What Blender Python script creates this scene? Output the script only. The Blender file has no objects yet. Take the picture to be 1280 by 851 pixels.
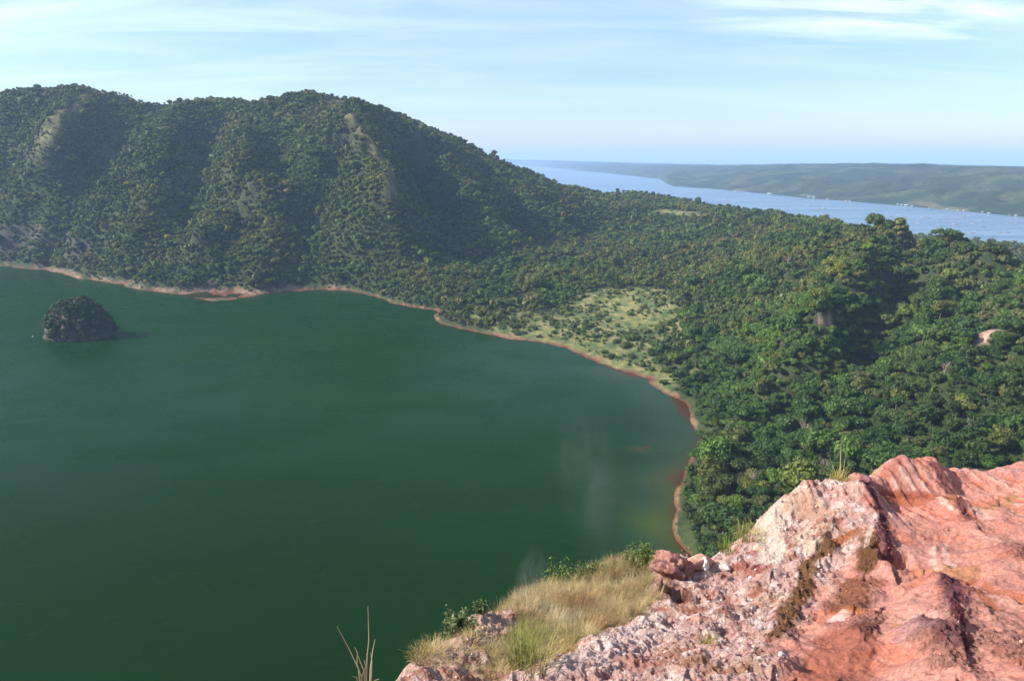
import bpy, math, random, time
import numpy as np
from mathutils import Vector, noise as mnoise
T0 = time.time()
R = math.radians
S = bpy.context.scene
COL = S.collection
rng = np.random.default_rng(7)
random.seed(7)

# ------------------------------------------------------------------ camera
FX, CX, CY = 985.0, 640.0, 425.5
PITCH = 13.0
CP, SP = math.cos(R(PITCH)), math.sin(R(PITCH))
CAMZ = 200.0
cam_d = bpy.data.cameras.new('camera')
cam = bpy.data.objects.new('camera', cam_d); COL.objects.link(cam)
cam.location = (0, 0, CAMZ); cam.rotation_euler = (R(90 - PITCH), 0, 0)
cam_d.sensor_width = 36; cam_d.lens = FX / 1280 * 36
cam_d.clip_start = 0.1; cam_d.clip_end = 150000
S.camera = cam

def ray(px, py):
    u = (np.asarray(px, float) - CX) / FX; v = (CY - np.asarray(py, float)) / FX
    return u, CP + v * SP, -SP + v * CP
def P(px, py, Y):
    dx, dy, dz = ray(px, py); k = Y / dy
    return (float(dx * k), float(Y), float(CAMZ + dz * k))
def W(px, py, z=0.0):
    dx, dy, dz = ray(px, py); k = (z - CAMZ) / dz
    return (float(dx * k), float(dy * k), float(z))
def PR(px, py, r):                      # at horizontal range r
    dx, dy, dz = ray(px, py); k = r / math.hypot(dx, dy)
    return (float(dx * k), float(dy * k), float(CAMZ + dz * k))
def proj(x, y, z):
    x = np.asarray(x, float); y = np.asarray(y, float); z = np.asarray(z, float) - CAMZ
    f = y * CP - z * SP; v = y * SP + z * CP
    f = np.where(np.abs(f) < 1e-6, 1e-6, f)
    return CX + FX * x / f, CY - FX * v / f, f

# ------------------------------------------------------------------ noise
def _h(ix, iy, seed):
    h = (ix.astype(np.int64) * 374761393 + iy.astype(np.int64) * 668265263 + seed * 1442695041) & 0xffffffff
    h = ((h ^ (h >> 13)) * 1274126177) & 0xffffffff
    h = ((h ^ (h >> 16)) * 2246822519) & 0xffffffff
    return (h ^ (h >> 15)) & 0xffff
def pn(x, y, seed=0):
    x = np.asarray(x, float); y = np.asarray(y, float)
    ix = np.floor(x); iy = np.floor(y); fx = x - ix; fy = y - iy
    ux = fx * fx * fx * (fx * (fx * 6 - 15) + 10); uy = fy * fy * fy * (fy * (fy * 6 - 15) + 10)
    def g(a, b):
        t = _h(ix + a, iy + b, seed) * (2 * math.pi / 65536)
        return np.cos(t) * (fx - a) + np.sin(t) * (fy - b)
    n0 = g(0, 0) * (1 - ux) + g(1, 0) * ux; n1 = g(0, 1) * (1 - ux) + g(1, 1) * ux
    return (n0 * (1 - uy) + n1 * uy) * 1.5
def fbm(x, y, o=4, seed=0, gain=.5):
    s = 0; a = 1; f = 1; t = 0
    for i in range(o):
        s = s + a * pn(x * f, y * f, seed + i * 17); t += a; a *= gain; f *= 2.03
    return s / t
def ridged(x, y, o=4, seed=0, gain=.5):
    s = 0; a = 1; f = 1; t = 0
    for i in range(o):
        s = s + a * (1 - 2 * np.abs(pn(x * f, y * f, seed + i * 31))); t += a; a *= gain; f *= 2.07
    return s / t
def sstep(a, b, x):
    t = np.clip((x - a) / (b - a), 0, 1); return t * t * (3 - 2 * t)

class RBF:
    def __init__(s, pts, c, smooth=0.0):
        pts = np.array(pts, float); key = np.round(pts[:, :2] / max(c * .3, .01)).astype(int)
        _, i = np.unique(key, axis=0, return_index=True); pts = pts[i]
        s.p = pts[:, :2]; s.c = c; n = len(pts)
        A = np.sqrt(((s.p[:, None] - s.p[None]) ** 2).sum(-1) + c * c)
        M = np.zeros((n + 3, n + 3)); M[:n, :n] = A - smooth * np.eye(n)
        Q = np.c_[np.ones(n), s.p]; M[:n, n:] = Q; M[n:, :n] = Q.T
        s.w = np.linalg.lstsq(M, np.r_[pts[:, 2], 0, 0, 0], rcond=None)[0] if False else np.linalg.solve(M, np.r_[pts[:, 2], 0, 0, 0])
        s.n = n
    def __call__(s, x, y):
        sh = np.shape(x); x = np.ravel(x); y = np.ravel(y); out = np.empty(len(x))
        p = s.p.astype(np.float32); w = s.w
        for i in range(0, len(x), 20000):
            a = x[i:i + 20000, None].astype(np.float32) - p[None, :, 0]; b = y[i:i + 20000, None].astype(np.float32) - p[None, :, 1]
            out[i:i + 20000] = np.sqrt(a * a + b * b + np.float32(s.c ** 2)).astype(np.float64) @ w[:s.n] + w[s.n] + w[s.n + 1] * x[i:i + 20000] + w[s.n + 2] * y[i:i + 20000]
        return out.reshape(sh)

def dense(pts, step):
    out = []
    for a, b in zip(pts[:-1], pts[1:]):
        a = np.array(a); b = np.array(b); n = max(1, int(np.linalg.norm((b - a)[:2]) / step))
        for k in range(n): out.append(tuple(a + (b - a) * k / n))
    out.append(tuple(pts[-1])); return out
def inpoly(x, y, poly):
    x = np.asarray(x); y = np.asarray(y); c = np.zeros(np.shape(x), bool); n = len(poly)
    for i in range(n):
        x0, y0 = poly[i][:2]; x1, y1 = poly[(i + 1) % n][:2]
        if y0 == y1: continue
        t = ((y0 > y) != (y1 > y)) & (x < (x1 - x0) * (y - y0) / (y1 - y0) + x0)
        c ^= t
    return c
def dpoly(x, y, poly, closed=True):
    x = np.asarray(x, float); y = np.asarray(y, float); d = np.full(np.shape(x), 1e18); n = len(poly)
    for i in range(n if closed else n - 1):
        x0, y0 = poly[i][:2]; x1, y1 = poly[(i + 1) % n][:2]
        ex, ey = x1 - x0, y1 - y0; L = ex * ex + ey * ey + 1e-9
        t = np.clip(((x - x0) * ex + (y - y0) * ey) / L, 0, 1)
        d = np.minimum(d, (x - x0 - t * ex) ** 2 + (y - y0 - t * ey) ** 2)
    return np.sqrt(d)

# ------------------------------------------------------------------ object helpers
def mesh_np(name, V, F, mat=None, smooth=True, parent=None, link=True, attrs=None):
    me = bpy.data.meshes.new(name)
    V = np.asarray(V, np.float32); F = np.asarray(F, np.int32)
    k = F.shape[1]
    me.vertices.add(len(V)); me.vertices.foreach_set('co', V.ravel())
    me.loops.add(F.size); me.loops.foreach_set('vertex_index', F.ravel())
    me.polygons.add(len(F)); me.polygons.foreach_set('loop_start', np.arange(len(F), dtype=np.int32) * k)
    me.polygons.foreach_set('loop_total', np.full(len(F), k, np.int32))
    if smooth: me.polygons.foreach_set('use_smooth', np.ones(len(F), bool))
    me.update(calc_edges=True)
    for an, (ty, arr) in (attrs or {}).items():
        a = me.attributes.new(an, ty, 'POINT')
        arr = np.asarray(arr, np.float32 if ty != 'INT' else np.int32)
        a.data.foreach_set({'FLOAT_COLOR': 'color', 'FLOAT': 'value', 'FLOAT_VECTOR': 'vector', 'INT': 'value'}[ty], arr.ravel())
    if mat: me.materials.append(mat)
    o = bpy.data.objects.new(name, me)
    if link: COL.objects.link(o)
    if parent: o.parent = parent
    return o
def tag(o, label=None, cat=None, group=None, kind=None):
    if label: o['label'] = label
    if cat: o['category'] = cat
    if group: o['group'] = group
    if kind: o['kind'] = kind
    return o
def empty(name, loc, rz=0):
    o = bpy.data.objects.new(name, None); COL.objects.link(o); o.location = loc; o.rotation_euler = (0, 0, rz); o.empty_display_size = .2
    return o

class NT:
    def __init__(s, m):
        m.use_nodes = True; s.t = m.node_tree; s.t.nodes.clear()
    def n(s, typ, **kw):
        nd = s.t.nodes.new(typ)
        for k, v in kw.items():
            if k.startswith('_'): setattr(nd, k[1:], v)
            else:
                key = int(k[1:]) if k[0] == 'i' and k[1:].isdigit() else k.replace('__', ' ')
                nd.inputs[key].default_value = v
        return nd
    def l(s, a, b): s.t.links.new(a, b)
    def ramp(s, fac, stops):
        r = s.n('ShaderNodeValToRGB'); e = r.color_ramp.elements
        while len(e) < len(stops): e.new(.5)
        for el, (p, c) in zip(e, stops): el.position = p; el.color = (*c, 1) if len(c) == 3 else c
        s.l(fac, r.inputs[0]); return r.outputs[0]
    def mixc(s, f, a, b, mode='MIX'):
        m = s.n('ShaderNodeMix', _data_type='RGBA', _blend_type=mode)
        for sock, v in ((m.inputs[0], f), (m.inputs[6], a), (m.inputs[7], b)):
            if hasattr(v, 'is_linked'): s.l(v, sock)
            else: sock.default_value = v if isinstance(v, float) else (*v, 1)
        return m.outputs[2]
    def math(s, op, a, b=0.0):
        m = s.n('ShaderNodeMath', _operation=op)
        for sock, v in ((m.inputs[0], a), (m.inputs[1], b)):
            if hasattr(v, 'is_linked'): s.l(v, sock)
            else: sock.default_value = v
        return m.outputs[0]
    def noise(s, vec, scale, detail=4, rough=.55, out=0, dim='3D'):
        m = s.n('ShaderNodeTexNoise', Scale=scale, Detail=detail, Roughness=rough); s.l(vec, m.inputs['Vector']); return m.outputs[out]
def newmat(name): 
    m = bpy.data.materials.new(name); return m, NT(m)
def simple_mat(name, col, rough=.8, var=.25, scale=3.0, spec=.3):
    m, t = newmat(name); g = t.n('ShaderNodeNewGeometry')
    nz = t.noise(g.outputs['Position'], scale)
    c = t.ramp(nz, [(.3, tuple(x * (1 - var) for x in col)), (.7, tuple(min(1, x * (1 + var)) for x in col))])
    b = t.n('ShaderNodeBsdfPrincipled', Roughness=rough); b.inputs['Specular IOR Level'].default_value = spec
    t.l(c, b.inputs['Base Color']); o = t.n('ShaderNodeOutputMaterial'); t.l(b.outputs[0], o.inputs[0]); return m

# ------------------------------------------------------------------ materials
def attr_ground(name, nscale, amt, bump=None, rough=.9):
    m, t = newmat(name); g = t.n('ShaderNodeNewGeometry'); a = t.n('ShaderNodeAttribute', _attribute_name='Col')
    nz = t.noise(g.outputs['Position'], nscale, 6, .65)
    k = t.ramp(nz, [(.25, (1 - amt,) * 3), (.75, (1 + amt,) * 3)])
    c = t.mixc(1.0, a.outputs['Color'], k, 'MULTIPLY')
    b = t.n('ShaderNodeBsdfPrincipled', Roughness=rough); b.inputs['Specular IOR Level'].default_value = .2
    t.l(c, b.inputs['Base Color'])
    if bump:
        bn = t.n('ShaderNodeBump', Strength=bump[0], Distance=bump[1]); t.l(t.noise(g.outputs['Position'], bump[2], 6, .7), bn.inputs['Height'])
        t.l(bn.outputs[0], b.inputs['Normal'])
    o = t.n('ShaderNodeOutputMaterial'); t.l(b.outputs[0], o.inputs[0]); return m
M_ground = attr_ground('ground_cover', .12, .45, (.8, 2.0, .25))
M_far = attr_ground('far_hillside', .012, .5, (1.0, 30.0, .02))

m, t = newmat('foliage'); M_fol = m
a = t.n('ShaderNodeAttribute', _attribute_name='tint', _attribute_type='INSTANCER'); g = t.n('ShaderNodeNewGeometry')
nz = t.noise(g.outputs['Position'], .45, 3, .6)
k = t.ramp(nz, [(.3, (.55, .6, .6)), (.7, (1.45, 1.4, 1.3))])
c = t.mixc(1.0, a.outputs['Color'], k, 'MULTIPLY')
d = t.n('ShaderNodeBsdfPrincipled', Roughness=.55); d.inputs['Specular IOR Level'].default_value = .25; t.l(c, d.inputs['Base Color'])
tr = t.n('ShaderNodeBsdfTranslucent'); t.l(t.mixc(1.0, c, (1.0, 1.15, .5), 'MULTIPLY'), tr.inputs[0])
mx = t.n('ShaderNodeMixShader', i0=.22); t.l(d.outputs[0], mx.inputs[1]); t.l(tr.outputs[0], mx.inputs[2])
o = t.n('ShaderNodeOutputMaterial'); t.l(mx.outputs[0], o.inputs[0])
M_bark = simple_mat('bark', (.14, .11, .085), .9, .35, 6)

# crater lake: turbid green water, brown and yellow in the shallows
m, t = newmat('turbid_green_water'); M_lake = m
g = t.n('ShaderNodeNewGeometry'); a = t.n('ShaderNodeAttribute', _attribute_name='Col')
mp = t.n('ShaderNodeMapping'); mp.inputs['Scale'].default_value = (1, 1.6, 1); mp.inputs['Rotation'].default_value = (0, 0, .5)
t.l(g.outputs['Position'], mp.inputs[0])
big = t.noise(mp.outputs[0], .006, 4, .6)
c = t.mixc(1.0, a.outputs['Color'], t.ramp(big, [(.3, (.85, .88, .85)), (.7, (1.15, 1.12, 1.15))]), 'MULTIPLY')
b = t.n('ShaderNodeBsdfPrincipled', Roughness=.22, IOR=1.33); b.inputs['Specular IOR Level'].default_value = .03; t.l(c, b.inputs['Base Color'])
w1 = t.noise(mp.outputs[0], .55, 5, .6); w2 = t.noise(mp.outputs[0], .05, 3, .6)
bn = t.n('ShaderNodeBump', Strength=.2, Distance=.3); t.l(t.math('ADD', w1, t.math('MULTIPLY', w2, 2.0)), bn.inputs['Height'])
t.l(bn.outputs[0], b.inputs['Normal'])
rr = t.ramp(t.noise(mp.outputs[0], .011, 4, .6), [(.35, (.16,) * 3), (.65, (.34,) * 3)]); t.l(rr, b.inputs['Roughness'])
o = t.n('ShaderNodeOutputMaterial'); t.l(b.outputs[0], o.inputs[0])

m, t = newmat('open_blue_water'); M_sea = m
g = t.n('ShaderNodeNewGeometry'); mp = t.n('ShaderNodeMapping'); mp.inputs['Scale'].default_value = (1, 3.0, 1); mp.inputs['Rotation'].default_value = (0, 0, -.35)
t.l(g.outputs['Position'], mp.inputs[0])
c = t.ramp(t.noise(mp.outputs[0], .0022, 6, .65), [(.38, (.045, .105, .165)), (.62, (.12, .20, .28))])
b = t.n('ShaderNodeBsdfPrincipled', Roughness=.25, IOR=1.33); t.l(c, b.inputs['Base Color'])
bn = t.n('ShaderNodeBump', Strength=.5, Distance=1.0); t.l(t.noise(mp.outputs[0], .2, 5, .6), bn.inputs['Height']); t.l(bn.outputs[0], b.inputs['Normal'])
o = t.n('ShaderNodeOutputMaterial'); t.l(b.outputs[0], o.inputs[0])

# ------------------------------------------------------------------ terrain control lines
shore_px = [(-260, 318), (-120, 324), (0, 333), (60, 338), (95, 347), (130, 352), (170, 361), (215, 367), (262, 376), (290, 375), (340, 366), (400, 362), (440, 364),
            (470, 371), (500, 381), (530, 386), (548, 389), (543, 398), (556, 406), (600, 416), (640, 424), (680, 428), (720, 441), (760, 458), (810, 475), (840, 495), (862, 520),
            (876, 548), (862, 575), (850, 605), (845, 640), (850, 680), (866, 700)]
shore = [W(*p) for p in shore_px]
shore += [(84, 300, 0), (60, 235, 0), (0, 185, 0), (-100, 150, 0), (-300, 130, 0), (-700, 170, 0), (-1200, 320, 0), (-1600, 700, 0), (-1750, 1150, 0), (-1650, 1500, 0), (-1450, 1650, 0)]
LAKE = [p[:2] for p in shore]
crest = [P(-200, 150, 1850), P(-60, 142, 1860), P(0, 130, 1860), P(40, 119, 1850), P(90, 113, 1850), P(125, 119, 1850), P(165, 136, 1870), P(205, 138, 1860), P(240, 127, 1830), P(262, 134, 1830), P(290, 137, 1820),
         P(330, 130, 1750), P(365, 121, 1720), P(405, 130, 1700), P(425, 131, 1690), P(450, 126, 1650), P(480, 140, 1680), P(520, 161, 1720), P(560, 181, 1760), P(600, 199, 1800), P(640, 214, 1850),
         P(680, 229, 1920), P(720, 246, 1950), P(750, 252, 2000), P(800, 255, 2000), P(860, 259, 1900), P(900, 264, 1800), P(950, 273, 1550), P(1000, 281, 1300), P(1040, 290, 1120), P(1085, 287, 985), P(1110, 284, 940), P(1130, 283, 900),
         P(1162, 295, 850), P(1190, 307, 800), P(1230, 322, 740), P(1280, 341, 680), P(1350, 355, 620), P(1500, 365, 560)]
_sx = [p[0] for p in shore_px[:12]] + [500, 560, 600, 640, 700, 760]
_sy = [W(*p)[1] for p in shore_px[:12]] + [1180, 1230, 1300, 1400, 1550, 1700]
_cx = [-200, -60, 0, 40, 90, 125, 165, 205, 240, 262, 290, 330, 365, 405, 425, 450, 480, 520, 560, 600, 640, 680, 720, 750]
_cy = [p[1] for p in crest[:24]]; _cz = [p[2] for p in crest[:24]]
def F(px, py, d):                      # a point of the mountain face, d metres in front of (-) or behind (+) its mean slope
    ys = np.interp(px, _sx, _sy); yc = np.interp(px, _cx, _cy); zc = np.interp(px, _cx, _cz)
    z0 = 8 if px < 480 else np.interp(px, [480, 600, 750], [8, 40, 75])
    dx, dy, dz = ray(px, py); Ys = np.linspace(ys, yc + 60, 400); zr = CAMZ + dz / dy * Ys; t_ = (Ys - ys) / (yc - ys); zf = z0 + (zc - z0) * np.maximum(t_, 0) ** 1.12
    i = np.argmax(zf >= zr) if (zf >= zr).any() else 399
    dzc = (CAMZ + ray(px, py)[2] / ray(px, py)[1] * yc); return P(px, py, min(Ys[i] + d * 1.3, yc - 30 - max(0, zc - dzc) * .5))
LN = [  # mountain face: spurs (-) and gullies (+)
    [F(102, 122, -20), F(88, 140, -50), F(72, 168, -70), F(58, 205, -55), F(45, 250, -20)],
    [F(0, 145, 0), F(-20, 180, 10), F(-40, 240, 10)],
    [F(22, 160, 25), F(14, 210, 30), F(5, 255, 15)],
    [F(160, 140, 40), F(140, 170, 70), F(118, 205, 70), F(95, 245, 45), F(80, 275, 15)],
    [F(202, 142, -35), F(208, 165, -65), F(200, 205, -65), F(187, 254, -55), F(155, 292, -25), F(110, 325, -5)],
    [F(262, 150, 60), F(262, 185, 90), F(248, 225, 80), F(228, 272, 45), F(235, 320, 10)],
    [F(292, 145, -25), F(306, 175, -45), F(312, 205, -55), F(313, 232, -60), F(285, 268, -35), F(238, 300, -25), F(195, 335, -8)],
    [F(345, 150, 25), F(348, 180, 35), F(346, 210, 40), F(338, 245, 50), F(305, 285, 30), F(268, 325, 8)],
    [F(388, 165, -10), F(392, 200, -20), F(372, 240, -32), F(345, 285, -35), F(322, 335, -10)],
    [F(428, 215, 8), F(415, 255, 22), F(385, 300, 22), F(365, 335, 5)],
    [F(438, 145, -60), F(450, 163, -85), F(473, 187, -100), F(491, 222, -110), F(488, 250, -90), F(476, 285, -50), F(460, 325, -15)],
    [F(492, 175, 45), F(515, 210, 95), F(538, 250, 120), F(555, 290, 95), F(548, 325, 35)],
    [F(520, 170, -25), F(552, 200, -50), F(585, 235, -60), F(608, 268, -50), F(622, 295, -25)],
    [F(570, 192, 10), F(608, 222, 35), F(640, 255, 40), F(660, 285, 20)],
    [F(620, 212, -15), F(655, 240, -30), F(682, 262, -20), F(705, 275, -10)],
    # low lying woods
    [P(500, 367, 1120), P(560, 350, 1150), P(620, 330, 1300)], [P(575, 383, 1010), P(640, 370, 1060), P(700, 350, 1130)],
    [P(650, 305, 1500), P(720, 290, 1620), P(780, 280, 1750)], [P(740, 330, 1300), P(800, 315, 1400), P(860, 300, 1500)],
    [P(850, 350, 1130), P(900, 320, 1280), P(940, 300, 1380)],
    # right slope
    [P(1130, 289, 895), P(1098, 301, 836), P(1072, 337, 732), P(1048, 380, 652), P(1030, 402, 616), P(1000, 440, 565)],
    [P(1040, 292, 1080), P(1000, 320, 950), P(965, 360, 850), P(930, 400, 780)],
    [P(1020, 320, 990), P(1000, 360, 850), P(975, 400, 740), P(950, 440, 660)],
    [P(1147, 328, 892), P(1133, 355, 866), P(1113, 395, 790), P(1088, 440, 695), P(1060, 480, 600)],
    [P(1186, 328, 770), P(1180, 355, 700), P(1165, 400, 620), P(1150, 450, 560)],
    [P(1225, 345, 735), P(1215, 372, 685), P(1205, 400, 640), P(1195, 440, 590)],
    [P(1265, 350, 655), P(1250, 380, 590), P(1240, 420, 540), P(1220, 470, 490)],
    [P(1340, 372, 555), P(1320, 430, 500), P(1300, 500, 430)],
]
PTSX = [P(900, 430, 790), P(880, 470, 700), P(900, 500, 620), P(920, 540, 530), P(900, 600, 440), P(900, 650, 385), P(950, 480, 620), P(1000, 500, 545), P(1000, 560, 470), P(970, 620, 400), P(1080, 540, 465),
        P(1180, 520, 450), P(1180, 580, 390), P(1280, 560, 390), P(1400, 600, 340), P(1000, 640, 370), P(1100, 620, 370), P(920, 690, 345),
        (130, 260, 40), (110, 200, 55), (50, 150, 75), (60, 80, 120), (0, 60, 130), (-60, 60, 115), (-100, 90, 60), (-300, 60, 75), (-60, 0, 140), (0, -40, 170), (300, 200, 95), (400, 80, 130), (200, 40, 150), (500, 250, 120), (700, 400, 90), (900, 600, 30),
        (-700, 60, 120), (-1400, 100, 170), (-1900, 600, 160), (-2150, 1200, 200), (-1900, 1700, 240), (-1500, 1900, 280),
        (0, 0, 172), (12, 8, 172), (-10, 5, 168), (15, 25, 160), (-5, 25, 150),
        # meadow
        W(700, 410, 7), W(760, 400, 9), W(820, 400, 13), W(780, 430, 6), W(820, 450, 5), W(640, 400, 7), W(720, 380, 12), W(850, 480, 5),
        # shore flat under the mountain
        W(120, 342, 3), W(170, 350, 3), W(215, 353, 4), (W(262, 361, 3)), W(300, 362, 3), W(20, 330, 3), W(60, 332, 3), W(-100, 320, 3), W(360, 358, 4), W(430, 358, 5),
        P(0, 325, 1515), P(50, 326, 1470), P(95, 328, 1430), P(0, 290, 1540), P(50, 292, 1500), P(95, 303, 1450), P(-100, 287, 1720), P(-100, 314, 1670),
        # hill beyond the saddle, then the outer shore
        P(790, 241, 2450), P(830, 247, 2400), P(760, 246, 2350), P(870, 262, 2150)]
outer = [(-3200, 2300, 0), (-2200, 2700, 0), (-1300, 2850, 0), (-500, 2900, 0), (100, 3000, 0), (500, 2950, 0), (760, 2650, 0), (860, 2250, 0), (960, 2080, 0), W(1205, 298), W(1240, 303), W(1280, 306.5), W(1400, 312), (2400, 1400, 0), (3000, 900, 0)]
CT = dense(shore + [shore[0]], 30) + dense(crest, 60) + PTSX
for L in LN: CT += dense(L, 55)
CT += dense(outer, 120)
CT += [(x, y + 350, -18) for x, y, z in dense(outer, 250)]
CT += [(-3000, 4200, -30), (0, 4300, -30), (2500, 4200, -30), (4000, 3000, -30), (4000, 1800, -30)]
CT += [(x, y, z) for x, y, z in [(-1500, 2350, 190), (-1000, 2350, 200), (-600, 2350, 190), (-200, 2350, 150), (-1200, 2600, 70), (-300, 2650, 60), (250, 2500, 60), (640, 2000, 60), (720, 1750, 45), (700, 1500, 40), (700, 1250, 42), (950, 1650, 12), (1200, 1500, 12), (1050, 1200, 9), (850, 1050, 14), (1300, 1000, 20), (1800, 900, 20), (1400, 1300, 8), (1900, 1400, 6), (520, 900, 58), (515, 780, 62), (520, 680, 60), (600, 1000, 26), (620, 850, 32), (620, 700, 36), (700, 1100, 12), (760, 900, 14), (510, 1050, 52), (900, 1300, 9)]]
gx, gy = np.meshgrid(np.arange(-1750, 400, 75.), np.arange(120, 1700, 75.)); gx = gx.ravel(); gy = gy.ravel()
inl = inpoly(gx, gy, LAKE); dl = dpoly(gx, gy, LAKE)
CT += [(x, y, -min(20, d * .2)) for x, y, i, d in zip(gx, gy, inl, dl) if i and d > 30]
base_h = RBF(CT, 10.0)
print('rbf', len(CT), round(time.time() - T0, 1))

LC = (-420.0, 760.0); CRX = [p[:2] for p in crest]
def terrain(x, y):
    b = base_h(x, y)
    wx_ = fbm(x * .0045, y * .0045, 3, 301); th = np.arctan2(x - LC[0], y - LC[1]) + wx_ * .16 + (b - 100) * .0007; rr = np.hypot(x - LC[0], y - LC[1])
    k = sstep(4, 60, b)
    dcr = dpoly(x, y, CRX, False); kc = sstep(5, 170, dcr)
    gul = ridged(th * 9 + 7.3, rr * .0016, 3, 5) * 11 * k * sstep(50, 160, b) * kc
    gul2 = ridged(th * 30 + 1.3, rr * .009, 3, 15) * 7.5 * sstep(15, 90, b) * (.25 + .75 * kc)
    n = fbm(x * .011, y * .011, 5, 3) * 12 * k + fbm(x * .05, y * .05, 3, 9) * 2.2 * sstep(2, 15, b)
    dn = ridged(x * .0062 + wx_, y * .0048 + 3, 4, 311, .55) * 15 * sstep(50, 140, b) * (.25 + .75 * kc) * sstep(900, 1200, y) + ridged(x * .012 + wx_, y * .010, 3, 313) * 5 * sstep(15, 60, b) * (1 - sstep(900, 1200, y))
    n = n + (fbm(x * .016, y * .016, 4, 321) * 16 - 1) * (1 - kc) * sstep(100, 200, b)
    n2 = fbm(x * .006 + 5, y * .006, 3, 43) * 10 * sstep(8, 40, b) * (1 - sstep(90, 140, b))
    near = sstep(120, 400, np.hypot(x, y))
    h = b + (gul + gul2 * .9 + (n + n2) * (.35 + .65 * kc) + (dn - 4 * sstep(50, 140, b)) * kc) * near - (4.0 + 3 * (1 - kc) * (b > 100)) * k * near
    # break the shoreline slightly
    h = h + fbm(x * .06, y * .06, 3, 77) * .9 * np.exp(-np.abs(b) / 6.0)
    return h

_k = np.geomspace(250, 2900, 700)
def TP(px, py):                         # ground point met by a sight line
    dx, dy, dz = [float(v) for v in ray(px, py)]; q = _k / dy; h = terrain(dx * q, dy * q) + 2; b_ = np.argmax(CAMZ + dz * q < h); return (dx * q[b_], dy * q[b_], float(h[b_]))
AZ = np.radians(np.linspace(-76, 72, 960)); NR = 620
RR = np.geomspace(32, 5200, NR)
ga, gr = np.meshgrid(AZ, RR); TX = gr * np.sin(ga); TY = gr * np.cos(ga)
TH = terrain(TX, TY)
# slope
dxa = np.gradient(TX, axis=1); dya = np.gradient(TY, axis=1); dha = np.gradient(TH, axis=1)
drr = np.gradient(RR)[:, None]; dhr = np.gradient(TH, axis=0) / drr; dht = dha / np.hypot(dxa, dya)
SLOPE = np.hypot(dhr, dht)
print('terrain', round(time.time() - T0, 1))
def gridfaces(nr, nc, keep=None):
    i = np.arange((nr - 1) * nc).reshape(nr - 1, nc)[:, :-1]
    F = np.stack([i, i + 1, i + nc + 1, i + nc], -1).reshape(-1, 4)
    if keep is not None: F = F[keep.ravel()]
    return F
def compact(V, F, attrs=None):
    u, inv = np.unique(F, return_inverse=True)
    return V[u], inv.reshape(F.shape), {k: (t, a[u]) for k, (t, a) in (attrs or {}).items()}

# ------- ground colours (real ground covers)
MEADOW = [W(*p, 6)[:2] for p in [(590, 409), (640, 392), (700, 388), (735, 378), (800, 372), (855, 388), (868, 402), (835, 430), (836, 470), (862, 520), (858, 515), (835, 490), (800, 470), (720, 438), (680, 426), (640, 421)]]
BARE = [W(215, 367), W(262, 376), W(290, 375), W(340, 366), W(170, 361), W(95, 347)]
def mpts(L): return np.array([P(*p) for p in L])
CLIFFS = [(TP(1029, 402), 4.0), (TP(1037, 398), 3.5), (TP(976, 402), 6), (TP(1242, 410), 8), (TP(1232, 424), 6), (TP(1278, 347), 8), (TP(1250, 420), 5), (TP(1243, 398), 4)]
CLEAR = [(TP(850, 266), 40), (TP(832, 264), 40), (P(790, 239, 2430), 90), (P(740, 252, 2050), 22), (TP(878, 268), 30), (TP(1060, 300), 7), (TP(905, 276), 14), (W(655, 380, 10), 22), (W(600, 398, 5), 16)]
SPUR = [TP(*p)[:2] for p in [(436, 143), (448, 162), (466, 182), (482, 205), (490, 225), (488, 246)]]
SPUR2 = [TP(*p)[:2] for p in [(104, 118), (86, 138), (70, 165)]]
def blobm(x, y, L, seed, soft=.35):
    w = fbm(x * .05, y * .05, 3, seed) * .9
    m = np.zeros(np.shape(x))
    for p, r in L:
        m = np.maximum(m, 1 - sstep(1 - soft, 1 + soft, np.hypot(x - p[0], y - p[1]) / r + w * .6))
    return m
def masks(x, y, h):
    md = dpoly(x, y, MEADOW); mi = inpoly(x, y, MEADOW)
    sd = np.where(mi, md, -md)
    mead = sstep(-14, 10, sd - 4 + fbm(x * .012, y * .012, 4, 21) * 55)
    clear = blobm(x, y, CLEAR, 31)
    cliff = blobm(x, y, CLIFFS, 33, .25)
    lakeD = dpoly(x, y, LAKE)
    grassy = sstep(0.05, .4, fbm(x * .004, y * .004, 3, 55) + (np.clip((h - 250) / 120, 0, 1)) * .45 - .12) * sstep(150, 260, h)
    sp_d = np.minimum(dpoly(x, y, SPUR, False), dpoly(x, y, SPUR2, False) * 1.3); grassy = np.maximum(grassy, (1 - sstep(2, 17, sp_d + fbm(x * .04, y * .04, 3, 35) * 14)) * sstep(60, 120, h))
    spit = sstep(1500, 1600, y) * (x > 900) * (1 - sstep(18, 26, h))
    return mead, clear, cliff, lakeD, grassy, spit
mead, clear, cliff, lakeD, grassy, spit = masks(TX, TY, TH)
def L3(c): return np.array(c, float)
def mix(a, b, f): return a * (1 - f[..., None]) + b * f[..., None]
gn = fbm(TX * .03, TY * .03, 4, 61); gn2 = fbm(TX * .12, TY * .12, 3, 62)
C = np.broadcast_to(L3((.030, .046, .014)), TX.shape + (3,)).copy()
C = mix(C, L3((.05, .065, .02)), sstep(-.2, .4, gn))
C = mix(C, L3((.15, .135, .058)), grassy * .85)
grass_c = mix(np.broadcast_to(L3((.11, .135, .04)), C.shape), L3((.21, .19, .07)), sstep(-.25, .35, gn2 + gn * .6))
grass_c = mix(grass_c, L3((.05, .085, .022)), sstep(-.1, .35, -gn - gn2 * .6) * .8)
C = mix(C, grass_c, np.maximum(np.maximum(mead, clear), spit))
steep = sstep(1.05, 1.6, SLOPE + gn2 * .25) * sstep(8, 20, TH)
C = mix(C, L3((.036, .042, .016)), steep * .8)
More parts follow.
